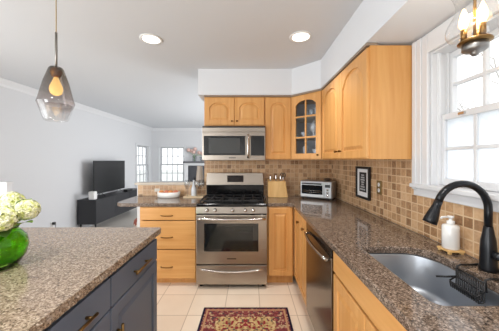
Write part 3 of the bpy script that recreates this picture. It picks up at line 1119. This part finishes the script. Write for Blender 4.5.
for k in range(3):
    a = k * 2 * PI / 3 + 2.6
    bx, by = 0.032 * math.cos(a), 0.032 * math.sin(a)
    s_ = MB().lathe([(0.010, -0.318), (0.010, -0.275), (0.0005, -0.274)], (bx, by, 0), 12).build('socket', M['brass'], t)
    MB().lathe([(0.008, -0.2735), (0.015, -0.255), (0.016, -0.24), (0.010, -0.215), (0.003, -0.195), (0.0005, -0.194)], (bx, by, 0), 14).build('bulb', bulb_m, s_)
pl = bpy.data.lights.new('lamp_glow', 'POINT')
pl.energy = 2.2
pl.color = (1, 0.9, 0.76)
pl.shadow_soft_size = 0.03
po = bpy.data.objects.new('lamp_glow', pl)
po.location = (0.86, 0.916, ZS - 0.20)
C.objects.link(po)

# ------------------------------------------------------------------ pendant over the island
t = thing('pendant_lamp', 'smoked glass pendant lamp with glowing bulb hanging over the island', 'lamp', (-1.12, 1.39, 0))
zt = CAMZ + (160 - 67) / 172.8
zb_ = CAMZ + (160 - 121) / 172.8
zw = CAMZ + (160 - 103) / 172.8
MB().lathe([(0.06, ZC - 0.0005), (0.06, ZC - 0.015), (0.02, ZC - 0.03), (0.0005, ZC - 0.031)], (0, 0, 0), 20).build('canopy', M['brass'], t)
MB().tube([(0, 0, ZC - 0.03), (0, 0, zt + 0.20)], 0.003, 8).build('cord', mat('tan_cord', (176, 156, 120), 0.6), t)
MB().tube([(0, 0, zt + 0.20), (0, 0, zt - 0.01)], 0.0065, 8).build('rod', mat('rod_steel', (150, 146, 140), 0.35, 0.8), t)
m, nt, bs = new_mat('smoked_glass')
nt.nodes.remove(bs)
tc = N(nt, 'ShaderNodeTexCoord')
sp = N(nt, 'ShaderNodeSeparateXYZ')
nt.links.new(tc.outputs['Object'], sp.inputs[0])
mr = N(nt, 'ShaderNodeMapRange')
mr.inputs['From Min'].default_value = zw - 0.06
mr.inputs['From Max'].default_value = zt - 0.02
nt.links.new(sp.outputs[2], mr.inputs[0])
rp = ramp(nt, [(0.0, (253, 253, 253)), (0.3, (214, 206, 203)), (1.0, (160, 151, 138))])
nt.links.new(mr.outputs[0], rp.inputs[0])
tr = N(nt, 'ShaderNodeBsdfTransparent')
nt.links.new(rp.outputs[0], tr.inputs[0])
gl = N(nt, 'ShaderNodeBsdfGlossy')
gl.inputs['Roughness'].default_value = 0.04
lw = N(nt, 'ShaderNodeLayerWeight')
lw.inputs[0].default_value = 0.35
f = math_n(nt, 'ADD', math_n(nt, 'MULTIPLY', math_n(nt, 'POWER', lw.outputs['Facing'], 3.0), 0.6), 0.10)
mx = N(nt, 'ShaderNodeMixShader')
nt.links.new(f, mx.inputs[0])
nt.links.new(tr.outputs[0], mx.inputs[1])
nt.links.new(gl.outputs[0], mx.inputs[2])
nt.links.new(mx.outputs[0], nt.nodes['Material Output'].inputs[0])
M['smoked'] = m
mb = MB()
r1 = 0.090
mb.lathe([(0.012, zt), (0.030, zt - 0.003), (0.036, zt - 0.012), (0.060, (zt + zw) / 2 + 0.02), (r1 - 0.004, zw + 0.012), (r1, zw), (r1 - 0.006, zw - 0.015), (0.062, zb_ + 0.015), (0.056, zb_ + 0.004), (0.050, zb_), (0.045, zb_ + 0.004), (0.053, zb_ + 0.018), (r1 - 0.011, zw - 0.012)], (0, 0, 0), 40, caps=False)
mb.build('shade', M['smoked'], t)
mb = MB()
mb.lathe([(0.014, zt - 0.005), (0.026, zt - 0.012), (0.030, zt - 0.03), (0.020, zt - 0.058), (0.0005, zt - 0.061)], (0, 0, 0), 16)
mb.build('socket', mat('gold_socket', (196, 140, 60), 0.35, 0.8), t)
mb = MB()
zz = zt - 0.061
mb.lathe([(0.011, zz), (0.018, zz - 0.02), (0.030, zz - 0.05), (0.033, zz - 0.07), (0.027, zz - 0.092), (0.012, zz - 0.103), (0.0005, zz - 0.105)], (0, 0, 0), 20)
mb.build('bulb', mat('amber_bulb', (240, 190, 100), 0.2, emit=(255, 214, 136), estr=1.5), t)
mb = MB()
for k in range(4):
    a = k * PI / 2
    mb.tube([(0.008 * math.cos(a), 0.008 * math.sin(a), zz - 0.015), (0.010 * math.cos(a + .5), 0.010 * math.sin(a + .5), zz - 0.08)], 0.0022, 6)
mb.build('filament', mat('filament', (255, 200, 110), 0.4, emit=(255, 190, 90), estr=22), t)

# ------------------------------------------------------------------ recessed lights and added fill lamps
for (x, y, lb) in ((-0.885, 2.16, 'round recessed ceiling light above the peninsula side of the kitchen'), (0.452, 2.12, 'round recessed ceiling light near the window side soffit')):
    t = thing('ceiling_light', lb, 'light', (x, y, ZC), 0, 'recessed ceiling lights')
    MB().lathe([(0.075, -0.001), (0.098, -0.001), (0.098, -0.006), (0.08, -0.009), (0.075, -0.005)], (0, 0, 0), 32, caps=False).build('trim_ring', M['white'], t)
    MB().lathe([(0.0755, -0.001), (0.0755, -0.005), (0.0005, -0.006)], (0, 0, 0), 32).build('lens', mat('light_lens', (255, 250, 240), 0.4, emit=(255, 248, 236), estr=3.0), t)
    area('ceiling_disk_light', (x, y, ZC - 0.02), (0, 0, 0), 0.14, 0.14, 4, (1, 0.98, 0.95), 'DISK', 1.7)
for (x, y) in ((-0.885, 0.3), (0.3, 0.3), (-0.3, -1.2)):  # added unseen fill lamps, no fixtures, to brighten the near room
    area('ceiling_disk_light', (x, y, ZC - 0.02), (0, 0, 0), 0.14, 0.14, 9, (1, 0.98, 0.95), 'DISK', 2.4)

# ------------------------------------------------------------------ vase with hydrangeas
VX, VY = -1.118, 1.055
mb = MB()
prof = [(0.060, 0.0005), (0.078, 0.006), (0.104, 0.05), (0.112, 0.09), (0.104, 0.13), (0.082, 0.158), (0.074, 0.166), (0.080, 0.178)]
inn = [(r_ - 0.005, max(h_, 0.014)) for r_, h_ in reversed(prof)]
mb.lathe(prof + inn + [(0.0005, 0.014)], (0, 0, 0), 40)
m, nt, bs = new_mat('green_glass')
bs.inputs['Base Color'].default_value = lin((150, 214, 70))
bs.inputs['Transmission Weight'].default_value = 1.0
bs.inputs['Roughness'].default_value = 0.03
bs.inputs['IOR'].default_value = 1.35
o = mb.build('vase', m)
o.location = (VX, VY, ZT)
tag(o, 'round green glass vase of hydrangeas on the island', 'vase')

M['petal'] = mat('petal', (238, 240, 206), 0.6)
M['leaf'] = mat('leaf', (120, 160, 60), 0.5)
M['leaf_dark'] = mat('leaf_dark', (62, 96, 34), 0.45)
M['stem'] = mat('stem', (104, 150, 56), 0.5)
mp_, nt, bs = new_mat('hydrangea_petals')
tc = N(nt, 'ShaderNodeTexCoord')
no = N(nt, 'ShaderNodeTexNoise')
no.inputs['Scale'].default_value = 55
nt.links.new(tc.outputs['Object'], no.inputs['Vector'])
rp = ramp(nt, [(0.35, (218, 224, 128)), (0.5, (242, 243, 200)), (0.7, (252, 252, 232))])
nt.links.new(no.outputs['Fac'], rp.inputs[0])
nt.links.new(rp.outputs[0], bs.inputs['Base Color'])
bs.inputs['Roughness'].default_value = 0.6
def bloom_mb(c, R_, n=230, pet=0.0105):
    mb = MB()
    # inner core so that the head is not hollow
    mb.lathe([(0.0005, -R_ * 0.8)] + [(R_ * 0.8 * math.sin(PI * i / 10), -R_ * 0.8 * math.cos(PI * i / 10)) for i in range(1, 10)] + [(0.0005, R_ * 0.8)], c, 16)
    ga = PI * (3 - 5 ** 0.5)
    for i in range(n):
        zz = 1 - 2 * (i + 0.5) / n
        rr = math.sqrt(1 - zz * zz)
        a = ga * i + random.uniform(-.2, .2)
        nrm = Vector((rr * math.cos(a), rr * math.sin(a), zz))
        rad = R_ * random.uniform(0.88, 1.06)
        p = Vector(c) + nrm * rad
        tdir = nrm.orthogonal().normalized()
        tdir = Matrix.Rotation(random.uniform(0, 2 * PI), 3, nrm) @ tdir
        b = nrm.cross(tdir)
        for k in range(4):
            an = k * PI / 2
            u = tdir * math.cos(an) + b * math.sin(an)
            v = nrm.cross(u)
            s_ = pet * random.uniform(0.9, 1.2)
            mb.add([p, p + (u * 0.55 + v * 0.5) * s_ + nrm * 0.003, p + u * 1.15 * s_ + nrm * 0.001, p + (u * 0.55 - v * 0.5) * s_ + nrm * 0.003], [(0, 1, 2, 3)])
    return mb
def leaf_mb(p0, p1, wd, droop=0.01):
    mb = MB()
    p0, p1 = Vector(p0), Vector(p1)
    ax = p1 - p0
    side = ax.cross(Vector((0, 0, 1))).normalized()
    n = 8
    vs = []
    for i in range(n + 1):
        u = i / n
        c = p0 + ax * u + Vector((0, 0, droop * math.sin(PI * u) - droop * u))
        h = wd * math.sin(PI * min(1, u * 0.96 + 0.02)) ** 0.8
        vs += [c - side * h + Vector((0, 0, 0.004)), c, c + side * h + Vector((0, 0, 0.004))]
    fs = []
    for i in range(n):
        for j in range(2):
            a = i * 3 + j
            fs.append((a, a + 1, a + 4, a + 3))
    mb.add(vs, fs, True)
    return mb
heads = [((-0.995, 1.075, 1.163), 0.042, 'pale hydrangea head leaning right over the vase rim', [((-1.03, 1.06, 1.09), (-0.95, 1.05, 1.12), 0.024, 'leaf')]),
         ((-1.03, 1.0, 1.140), 0.047, 'pale hydrangea head low at the front of the vase', [((-1.07, 1.02, 1.09), (-1.0, 0.985, 1.075), 0.03, 'leaf_dark')]),
         ((-1.115, 1.125, 1.185), 0.046, 'pale hydrangea head topmost and furthest back in the vase', [((-1.08, 1.11, 1.17), (-0.99, 1.09, 1.215), 0.02, 'leaf')])]
for c, R_, lb, lvs in heads:
    t = thing('hydrangea', lb, 'flower', (VX, VY, ZT + 0.02), 0, 'hydrangeas in the green vase')
    off = Vector((VX, VY, ZT + 0.02))
    cc = Vector(c) - off
    bloom_mb(cc, R_).build('bloom', mp_, t, fix=False)
    sx, sy = cc.x * 0.35, cc.y * 0.35
    neck = Vector((max(-0.05, min(0.05, cc.x * 0.5)), max(-0.05, min(0.05, cc.y * 0.5)), 0.15))
    MB().tube([(-neck.x * 0.8, -neck.y * 0.8, 0.002), (0, 0, 0.07), tuple(neck), tuple(cc - Vector((0, 0, R_ * 0.5)))], 0.004, 8).build('stem', M['stem'], t)
    for a, b, wd, mm in lvs:
        leaf_mb(Vector(a) - off, Vector(b) - off, wd).build('leaf', M[mm], t, fix=False)

# ------------------------------------------------------------------ rug
m, nt, bs = new_mat('persian_rug')
tc = N(nt, 'ShaderNodeTexCoord')
sp = N(nt, 'ShaderNodeSeparateXYZ')
nt.links.new(tc.outputs['Object'], sp.inputs[0])
HW, HL = 0.39, 0.60
ax_ = math_n(nt, 'ABSOLUTE', sp.outputs[0])
ay_ = math_n(nt, 'ABSOLUTE', sp.outputs[1])
dist = math_n(nt, 'MINIMUM', math_n(nt, 'SUBTRACT', HW, ax_), math_n(nt, 'SUBTRACT', HL, ay_))
cb = N(nt, 'ShaderNodeCombineXYZ')
nt.links.new(ax_, cb.inputs[0])
nt.links.new(ay_, cb.inputs[1])
vo = N(nt, 'ShaderNodeTexVoronoi')
vo.inputs['Scale'].default_value = 58
vo.inputs['Randomness'].default_value = 0.75
nt.links.new(cb.outputs[0], vo.inputs['Vector'])
sc_ = N(nt, 'ShaderNodeSeparateColor')
nt.links.new(vo.outputs['Color'], sc_.inputs[0])
red = ramp(nt, [(0.0, (112, 52, 54)), (0.4, (138, 70, 68)), (0.6, (84, 62, 66)), (0.7, (176, 148, 116)), (0.85, (152, 98, 88))], 'CONSTANT')
tan = ramp(nt, [(0.0, (186, 156, 108)), (0.35, (150, 124, 84)), (0.5, (134, 44, 50)), (0.68, (196, 170, 124)), (0.86, (96, 84, 72))], 'CONSTANT')
nt.links.new(sc_.outputs[0], red.inputs[0])
nt.links.new(sc_.outputs[1], tan.inputs[0])
inn_ = math_n(nt, 'GREATER_THAN', dist, 0.135)
mx1 = N(nt, 'ShaderNodeMix', data_type='RGBA')
nt.links.new(inn_, mx1.inputs['Factor'])
nt.links.new(red.outputs[0], mx1.inputs['A'])
nt.links.new(tan.outputs[0], mx1.inputs['B'])
bd = math_n(nt, 'LESS_THAN', dist, 0.02)
ln = math_n(nt, 'LESS_THAN', math_n(nt, 'ABSOLUTE', math_n(nt, 'SUBTRACT', dist, 0.04)), 0.008)
mx2 = N(nt, 'ShaderNodeMix', data_type='RGBA')
nt.links.new(ln, mx2.inputs['Factor'])
nt.links.new(mx1.outputs['Result'], mx2.inputs['A'])
mx2.inputs['B'].default_value = lin((176, 132, 98))
mx3 = N(nt, 'ShaderNodeMix', data_type='RGBA')
nt.links.new(bd, mx3.inputs['Factor'])
nt.links.new(mx2.outputs['Result'], mx3.inputs['A'])
mx3.inputs['B'].default_value = lin((38, 30, 48))
nt.links.new(mx3.outputs['Result'], bs.inputs['Base Color'])
bs.inputs['Roughness'].default_value = 0.9
bs.inputs['Specular IOR Level'].default_value = 0.1
t = thing('rug', 'red and tan patterned rug with dark border on the tile floor', 'rug', (-0.034, 2.24 - HL, 0))
box('pile', m, -HW, HW, -HL, HL, 0.0008, 0.010, t, 0.003)
mb = MB()
for k in range(90):
    x = -HW + 0.006 + (2 * HW - 0.012) * k / 89
    for sy in (-1, 1):
        mb.box(x - 0.0015, x + 0.0015, sy * HL + (0 if sy > 0 else -0.016), sy * HL + (0.016 if sy > 0 else 0), 0.001, 0.004)
fo = mb.build('fringe', mat('fringe', (170, 140, 110), 0.9), t)
fo['kind'] = 'stuff'

# ------------------------------------------------------------------ toaster oven
th = -math.radians(32)
t = thing('toaster_oven', 'silver toaster oven angled into the worktop corner', 'toaster oven', (0.632, 2.985, ZT), th)
TW, TD, TH = 0.385, 0.23, 0.205
mb = MB()
mb.box(0, TW, 0, TD, 0.015, TH + 0.015)
mb.build('body', M['steel_toast'] if 'steel_toast' in M else mat('toaster_silver', (168, 168, 169), 0.35, 0.6), t, 0.012, 3)
for (a, b) in ((0.03, 0.02), (TW - 0.03, 0.02), (0.03, TD - 0.02), (TW - 0.03, TD - 0.02)):
    MB().lathe([(0.012, 0.0005), (0.012, 0.0155)], (a, b, 0), 10).build('foot', M['black'], t)
dr = box('door', mat('toaster_door', (178, 178, 179), 0.3, 0.7), 0.008, 0.29, -0.012, -0.0005, 0.028, 0.205, t, 0.003)
box('door_window', M['black_glass'], 0.022, 0.276, -0.0135, -0.0122, 0.062, 0.172, dr)
mb = MB()
for z in (0.085, 0.105):
    mb.tube([(0.03, -0.0155, z), (0.268, -0.0155, z)], 0.002, 6)
mb.build('rack', M['chrome'], dr)
mb = MB()
mb.tube([(0.03, -0.035, 0.19), (0.268, -0.035, 0.19)], 0.008, 8)
for x in (0.045, 0.253):
    mb.tube([(x, -0.01, 0.19), (x, -0.035, 0.19)], 0.006, 6)
mb.build('handle', M['black'], dr)
cp = box('control_panel', mat('toaster_panel', (165, 165, 166), 0.35, 0.6), 0.293, TW - 0.008, -0.012, -0.0005, 0.028, 0.205, t, 0.003)
box('display', M['black'], 0.305, TW - 0.02, -0.0135, -0.0122, 0.15, 0.185, cp)
for z in (0.125, 0.09, 0.055):
    MB().lathe([(0.012, 0), (0.012, 0.010), (0.0005, 0.011)], ((0.293 + TW - 0.008) / 2, -0.0122, z), 14, 'y').build('knob', M['chrome'], cp)
o = MB().lathe([(0.025, 0.0005), (0.05, 0.012), (0.048, 0.022), (0.02, 0.03), (0.0005, 0.031)], (0, 0, 0), 18).build('lidded_dish', mat('brown_dish', (70, 52, 40), 0.5))
o.location = (0.965, 2.965, ZT + TH + 0.0155)
tag(o, 'small dark brown lidded dish on top of the toaster oven', 'dish')

# ------------------------------------------------------------------ knife block
t = thing('knife_block', 'pale wood knife block on the worktop beside the range', 'knife block', (0.235, 3.03, ZT))
mb = MB()
mb.v = [(0, 0, 0.0005), (0.25, 0, 0.0005), (0.25, 0.13, 0.0005), (0, 0.13, 0.0005), (0.0, 0.015, 0.20), (0.225, 0.015, 0.20), (0.215, 0.13, 0.225), (0.0, 0.13, 0.225)]
mb.f = [(3, 2, 1, 0), (4, 5, 6, 7), (0, 1, 5, 4), (1, 2, 6, 5), (2, 3, 7, 6), (3, 0, 4, 7)]
mb.sm = [False] * 6
mb.build('block', M['light_wood'], t, 0.004)
kp = [(0.035, 'steel handled knife leftmost in the pale knife block', 0.075), (0.105, 'steel handled knife in the middle of the pale knife block', 0.085), (0.165, 'steel handled knife right of the middle in the knife block', 0.075)]
for x, lb, L in kp:
    k_ = thing('knife', lb, 'knife', (0.235 + x, 3.03 + 0.05, ZT + 0.208), 0, 'knives in the knife block')
    mb = MB()
    mb.tube([(0, 0, 0.002), (0, 0.004, L * 0.3), (0.0, 0.008, L * 0.75), (0.0, 0.012, L)], [0.008, 0.011, 0.0105, 0.012], 10)
    mb.build('handle', M['chrome'], k_)
    box('bolster', M['chrome'], -0.011, 0.011, -0.006, 0.006, 0.0, 0.006, k_)
k_ = thing('kitchen_scissors', 'black handled kitchen scissors rising from the right of the knife block', 'scissors', (0.235 + 0.198, 3.03 + 0.075, ZT + 0.213))
mb = MB()
for sx in (-1, 1):
    mb.tube([(sx * 0.016 + 0.014 * math.cos(a), 0.0, 0.065 + 0.028 * math.sin(a)) for a in [2 * PI * i / 14 for i in range(14)]], 0.0045, 8, closed=True)
mb.build('handles', M['black'], k_)
box('blades', M['chrome'], -0.008, 0.008, -0.003, 0.003, 0.0, 0.045, k_)

# ------------------------------------------------------------------ picture frame and outlets
t = thing('picture_frame', 'black framed print with white mat hung on the tiled wall', 'picture', (W - 0.0105, 2.285, 1.17), -PI / 2)
fw, fh = 0.135, 0.152
mb = MB()
mb.box(-fw, -fw + 0.022, -0.022, -0.001, -fh, fh)
mb.box(fw - 0.022, fw, -0.022, -0.001, -fh, fh)
mb.box(-fw + 0.022, fw - 0.022, -0.022, -0.001, fh - 0.022, fh)
mb.box(-fw + 0.022, fw - 0.022, -0.022, -0.001, -fh, -fh + 0.022)
mb.build('frame', M['black'], t, 0.002)
box('mat_board', mat('mat_board', (232, 232, 232), 0.7), -fw + 0.022, fw - 0.022, -0.010, -0.002, -fh + 0.022, fh - 0.022, t)
pr_ = box('print', mat('print_black', (34, 34, 36), 0.6), -0.07, 0.07, -0.0115, -0.0101, -0.088, 0.098, t)
mb = MB()
for z, hw_ in ((0.070, 0.028), (0.048, 0.036), (0.026, 0.042), (0.004, 0.030), (-0.018, 0.024), (-0.040, 0.040), (-0.064, 0.05)):
    n = 5
    for i in range(n):
        x0 = -hw_ + 2 * hw_ * i / n
        mb.box(x0, x0 + 2 * hw_ / n * 0.72, -0.0122, -0.0116, z - 0.007, z + 0.007)
mb.build('lettering', mat('print_white', (190, 190, 190), 0.6), pr_)

def outlet(label, loc, rz, plate_m, group=None, s_=1.0):
    t = thing('electrical_outlet', label, 'outlet', loc, rz)
    box('cover_plate', plate_m, -0.036, 0.036, -0.007, -0.0005, -0.058, 0.058, t, 0.002)
    for z in (0.024, -0.024):
        sck = MB().lathe([(0.017, 0.0072), (0.017, 0.009), (0.0005, 0.0092)], (0, 0, z), 18, 'y').build('socket', M['white'], t)
        mb = MB()
        for x in (-0.006, 0.006):
            mb.box(x - 0.001, x + 0.001, -0.0098, -0.0093, z, z + 0.008)
        mb.build('slot', M['black'], sck)
    return t
outlet('brass cover plate outlet on the tiled wall right of the framed print', (W - 0.0105, 2.01, 1.155), -PI / 2, mat('outlet_brass', (150, 128, 84), 0.4, 0.7))
hz_o = outlet('white outlet low on the tiled half wall beside the baking dish', (-1.225, D - 0.0105, 0.985), 0, mat('cream_plate', (222, 208, 188), 0.4))
hz_o.rotation_euler = (0, PI / 2, 0)
hz_o.scale = (0.62, 1, 0.62)
outlet('white outlet low on the left wall with a black plug in it', (XL + 0.001, 4.06, 0.285), PI / 2, M['white'])
t = tag(MB().box(-0.018, 0.018, -0.05, -0.010, -0.02, 0.022).tube([(0, -0.045, 0), (0, -0.06, -0.02), (0, -0.055, -0.12), (0, -0.03, -0.27)], 0.004, 8).build('power_plug', M['black'], None, 0.003), 'black power plug in the outlet on the left wall', 'plug')
t.location = (XL + 0.001, 4.06, 0.312)
t.rotation_euler = (0, 0, PI / 2)

# ------------------------------------------------------------------ peninsula: dish, tray, glasses
t = thing('baking_dish', 'white oval baking dish of golden rolls on the peninsula', 'dish', (-1.03, 3.06, ZT))
mb = MB()
mb.lathe([(0.125, 0.0005), (0.138, 0.008), (0.145, 0.068), (0.139, 0.068), (0.133, 0.025), (0.0005, 0.025)], (0, 0, 0), 36, sx=1.0, sy=0.62)
mb.build('dish', M['ceramic'], t)
roll_m = mat('golden_roll', (216, 136, 76), 0.6)
roll2 = mat('pink_roll', (206, 122, 92), 0.6)
rl = ['leftmost bread roll in the baking dish', 'second bread roll from the left in the baking dish', 'second bread roll from the right in the baking dish', 'rightmost bread roll in the baking dish']
for k in range(4):
    mb = MB()
    R_ = 0.036
    mb.lathe([(0.0005, 0)] + [(R_ * math.sin(PI * i / 10) * (1.0), R_ * 0.9 * (1 - math.cos(PI * i / 10))) for i in range(1, 10)] + [(0.0005, R_ * 1.8)], (0, 0, 0), 16, sx=0.9, sy=1.25)
    o = mb.build('bread_roll', roll_m if k % 2 == 0 else roll2)
    o.location = (-1.03 - 0.088 + 0.0585 * k, 3.06 + (0.012 if k % 2 else -0.01), ZT + 0.0255)
    tag(o, rl[k], 'bread roll', 'rolls in the white dish')

o = MB()
o.box(-0.125, 0.125, -0.07, 0.07, 0.0005, 0.012)
for a, b, c_, d_ in ((-0.125, 0.125, -0.07, -0.06), (-0.125, 0.125, 0.06, 0.07), (-0.125, -0.115, -0.06, 0.06), (0.115, 0.125, -0.06, 0.06)):
    o.box(a, b, c_, d_, 0.012, 0.018)
o = o.build('tray', mat('pale_tray', (224, 200, 164), 0.5), None, 0.002)
o.location = (-0.705, 3.07, ZT)
tag(o, 'small pale wooden tray holding wine glasses on the peninsula', 'tray')
gp = [0.034, 0.031, 0.006, 0.0045, 0.0045, 0.016, 0.032, 0.037, 0.034, 0.029]
def wine_glass(loc, label, h=0.21):
    pf = [(0.034, 0.0005), (0.030, 0.003), (0.006, 0.008), (0.004, 0.03), (0.004, 0.085), (0.014, 0.095), (0.032, 0.125), (0.037, 0.15), (0.034, 0.185), (0.029, h), (0.027, h), (0.032, 0.185), (0.0345, 0.15), (0.029, 0.127), (0.01, 0.10), (0.0005, 0.097)]
    t = thing('wine_glass', label, 'glass', loc, 0, 'wine glasses on the tray')
    MB().lathe(pf[:5] + [(0.0005, 0.0851)], (0, 0, 0), 18).build('stem', M['ware'], t)
    MB().lathe([(0.004, 0.0855)] + pf[5:], (0, 0, 0), 18).build('bowl', M['ware'], t)
    return t
wine_glass((-0.785, 3.03, ZT + 0.0125), 'clear wine glass at the left end of the wooden tray')
wine_glass((-0.655, 3.02, ZT + 0.0125), 'clear wine glass at the right end of the wooden tray')
wine_glass((-0.615, 3.085, ZT + 0.0125), 'clear wine glass at the back right of the wooden tray')
mb = MB()
mb.lathe([(0.032, 0.0005), (0.034, 0.01), (0.034, 0.09), (0.014, 0.15), (0.012, 0.20), (0.014, 0.203), (0.0005, 0.204)], (0, 0, 0), 18)
o = mb.build('carafe', M['frosty'])
o.location = (-0.715, 3.085, ZT + 0.0125)
tag(o, 'slim frosted carafe standing between the glasses on the tray', 'carafe')
mb = MB()
mb.lathe([(0.055, 0.0005), (0.053, 0.02), (0.034, 0.215), (0.034, 0.222), (0.030, 0.222), (0.028, 0.20), (0.0005, 0.20)], (0, 0, 0), 24)
o = mb.build('vase', mat('taupe_ceramic', (176, 162, 148), 0.5))
o.location = (-0.675, 3.262, 1.0825)
tag(o, 'tall tapered taupe vase on the half wall ledge behind the glasses', 'vase')

# ------------------------------------------------------------------ living room
t = thing('media_console', 'long charcoal media console with slim legs along the left wall', 'console', (XL + 0.02, 4.62, 0))
mb = MB()
mb.box(0.0, 0.35, 0, 1.95, 0.14, 0.615)
mb.build('body', M['console'], t, 0.003)
for k in range(3):
    box('door', M['console'], 0.3505, 0.366, 0.004 + 0.65 * k, 0.646 + 0.65 * k, 0.145, 0.61, t, 0.002)
for a in (0.03, 0.32):
    for b in (0.06, 1.89):
        MB().lathe([(0.012, 0.001), (0.016, 0.14)], (a, b, 0), 10).build('leg', M['black'], t)
t = thing('television', 'black flat television on the charcoal console', 'television', (-3.10, 5.385, 0.6155))
box('bezel', M['black'], -0.03, 0.0, -0.585, 0.585, 0.075, 0.755, t, 0.004)
box('screen', M['screen'], 0.0005, 0.003, -0.575, 0.575, 0.09, 0.745, t)
mb = MB()
for s_ in (-1, 1):
    mb.tube([(-0.10, s_ * 0.36, 0.008), (-0.02, s_ * 0.34, 0.085), (0.09, s_ * 0.36, 0.008)], 0.007, 8)
mb.build('stand', M['black'], t)
o = box('speaker', M['white'], -0.055, 0.055, -0.05, 0.05, 0.0005, 0.155, None, 0.01)
o.location = (-3.06, 4.69, 0.6155)
tag(o, 'small white box speaker at the near end of the console', 'speaker')
o = box('media_box', M['black'], -0.05, 0.05, -0.13, 0.13, 0.0005, 0.055, None, 0.006)
o.location = (-2.985, 5.9, 0.6155)
tag(o, 'small black media box under the television on the console', 'media box')
# patterned pouf
m, nt, bs = new_mat('pouf_fabric')
tc = N(nt, 'ShaderNodeTexCoord')
vo = N(nt, 'ShaderNodeTexVoronoi')
vo.inputs['Scale'].default_value = 16
nt.links.new(tc.outputs['Object'], vo.inputs['Vector'])
sc_ = N(nt, 'ShaderNodeSeparateColor')
nt.links.new(vo.outputs['Color'], sc_.inputs[0])
rp = ramp(nt, [(0.0, (170, 92, 76)), (0.55, (196, 140, 120)), (0.75, (226, 212, 198))], 'CONSTANT')
nt.links.new(sc_.outputs[0], rp.inputs[0])
nt.links.new(rp.outputs[0], bs.inputs['Base Color'])
bs.inputs['Roughness'].default_value = 0.9
mb = MB()
mb.lathe([(0.15, 0.001), (0.19, 0.03), (0.20, 0.10), (0.19, 0.17), (0.15, 0.20), (0.0005, 0.205)], (0, 0, 0), 24)
o = mb.build('floor_pouf', m)
o.location = (-2.16, 4.92, 0)
tag(o, 'low red and cream patterned pouf on the living room floor', 'pouf')

# fireplace on the far wall
t = thing('fireplace', 'dark faced fireplace with white surround and grey mantel on the far wall', 'fireplace', (-1.53, YF - 0.002, 0))
mb = MB()
for s_ in (-1, 1):
    mb.box(s_ * 0.60 - 0.06, s_ * 0.60 + 0.06, -0.14, -0.0, 0.0, 1.28)
mb.box(-0.54, 0.54, -0.14, 0.0, 1.20, 1.28)
mb.build('surround', M['trim'], t, 0.004)
mb = MB()
mb.box(-0.535, -0.36, -0.12, -0.02, 0.001, 1.195)
mb.box(0.36, 0.535, -0.12, -0.02, 0.001, 1.195)
mb.box(-0.36, 0.36, -0.12, -0.02, 0.80, 1.195)
mb.build('facing', mat('dark_slate', (52, 54, 60), 0.35), t)
box('firebox', M['black'], -0.355, 0.355, -0.07, -0.02, 0.001, 0.795, t)
box('mantel_shelf', mat('mantel_grey', (96, 96, 100), 0.4), -0.70, 0.70, -0.20, 0.0, 1.285, 1.34, t, 0.005)
mb = MB()
mb.lathe([(0.06, 0.0005), (0.065, 0.01), (0.075, 0.20), (0.071, 0.20), (0.06, 0.012), (0.0005, 0.012)], (0, 0, 0), 20)
o = mb.build('vase', M['ware'])
o.location = (-1.86, YF - 0.10, 1.3405)
tag(o, 'clear glass vase of pink blossoms on the mantel', 'vase')
o = MB().lathe([(0.05, 0.0005), (0.07, 0.02), (0.09, 0.15), (0.085, 0.15), (0.06, 0.02), (0.0005, 0.012)], (0, 0, 0), 20).build('vase', M['ware'])
o.location = (-1.60, YF - 0.10, 1.3405)
tag(o, 'wide clear glass bowl vase on the mantel nearer the microwave', 'vase')
pk = mat('pink_blossom', (232, 200, 190), 0.7)
bl = [(-0.10, 0.02, 0.34), (0.02, 0.0, 0.40), (-0.02, -0.02, 0.30), (0.16, 0.01, 0.28), (0.28, 0.0, 0.25), (-0.20, 0.0, 0.37), (0.36, -0.01, 0.22)]
for i, (a, b, c_) in enumerate(bl):
    t = thing('blossom', 'pink blossom on a thin stem in the glass vase on the mantel', 'flower', (-1.86, YF - 0.10, 1.3535), 0, 'pink blossoms on the mantel')
    bloom_mb((a, b, c_), 0.055, 60, 0.024).build('bloom', pk, t, fix=False)
    q = max(-0.04, min(0.04, a * 0.3))
    MB().tube([(-q * 0.5, 0, 0.0), (q, b * 0.3, 0.19), (a, b, c_ - 0.03)], 0.004, 6).build('stem', M['stem'], t)

# ------------------------------------------------------------------ bare trees outside the sink window
bark = mat('pale_bark', (205, 200, 196), 0.9)
def tree(x, y, h, label, seed):
    rnd = random.Random(seed)
    mb = MB()
    def branch(p, d, L, r, lv):
        q = [p]
        for i in range(4):
            d = (d + Vector((rnd.uniform(-.18, .18), rnd.uniform(-.18, .18), rnd.uniform(-.05, .15)))).normalized()
            p = p + d * L / 4
            q.append(p)
        mb.tube([tuple(a) for a in q], [r * (1 - 0.12 * i) for i in range(5)], 6)
        if lv > 0:
            for k in range(4):
                b = q[1 + k]
                nd = (d * 0.5 + Vector((rnd.uniform(-1, 1), rnd.uniform(-1, 1), rnd.uniform(-.1, .7)))).normalized()
                branch(b, nd, L * 0.62, r * 0.5, lv - 1)
    branch(Vector((0, 0, 0)), Vector((0, 0, 1)), h, 0.07, 3)
    o = mb.build('bare_tree', bark)
    o.location = (x, y, -0.3)
    return tag(o, label, 'tree')
tree(5.2, 4.4, 2.3, 'bare tree outside the upper panes of the sink window', 3)
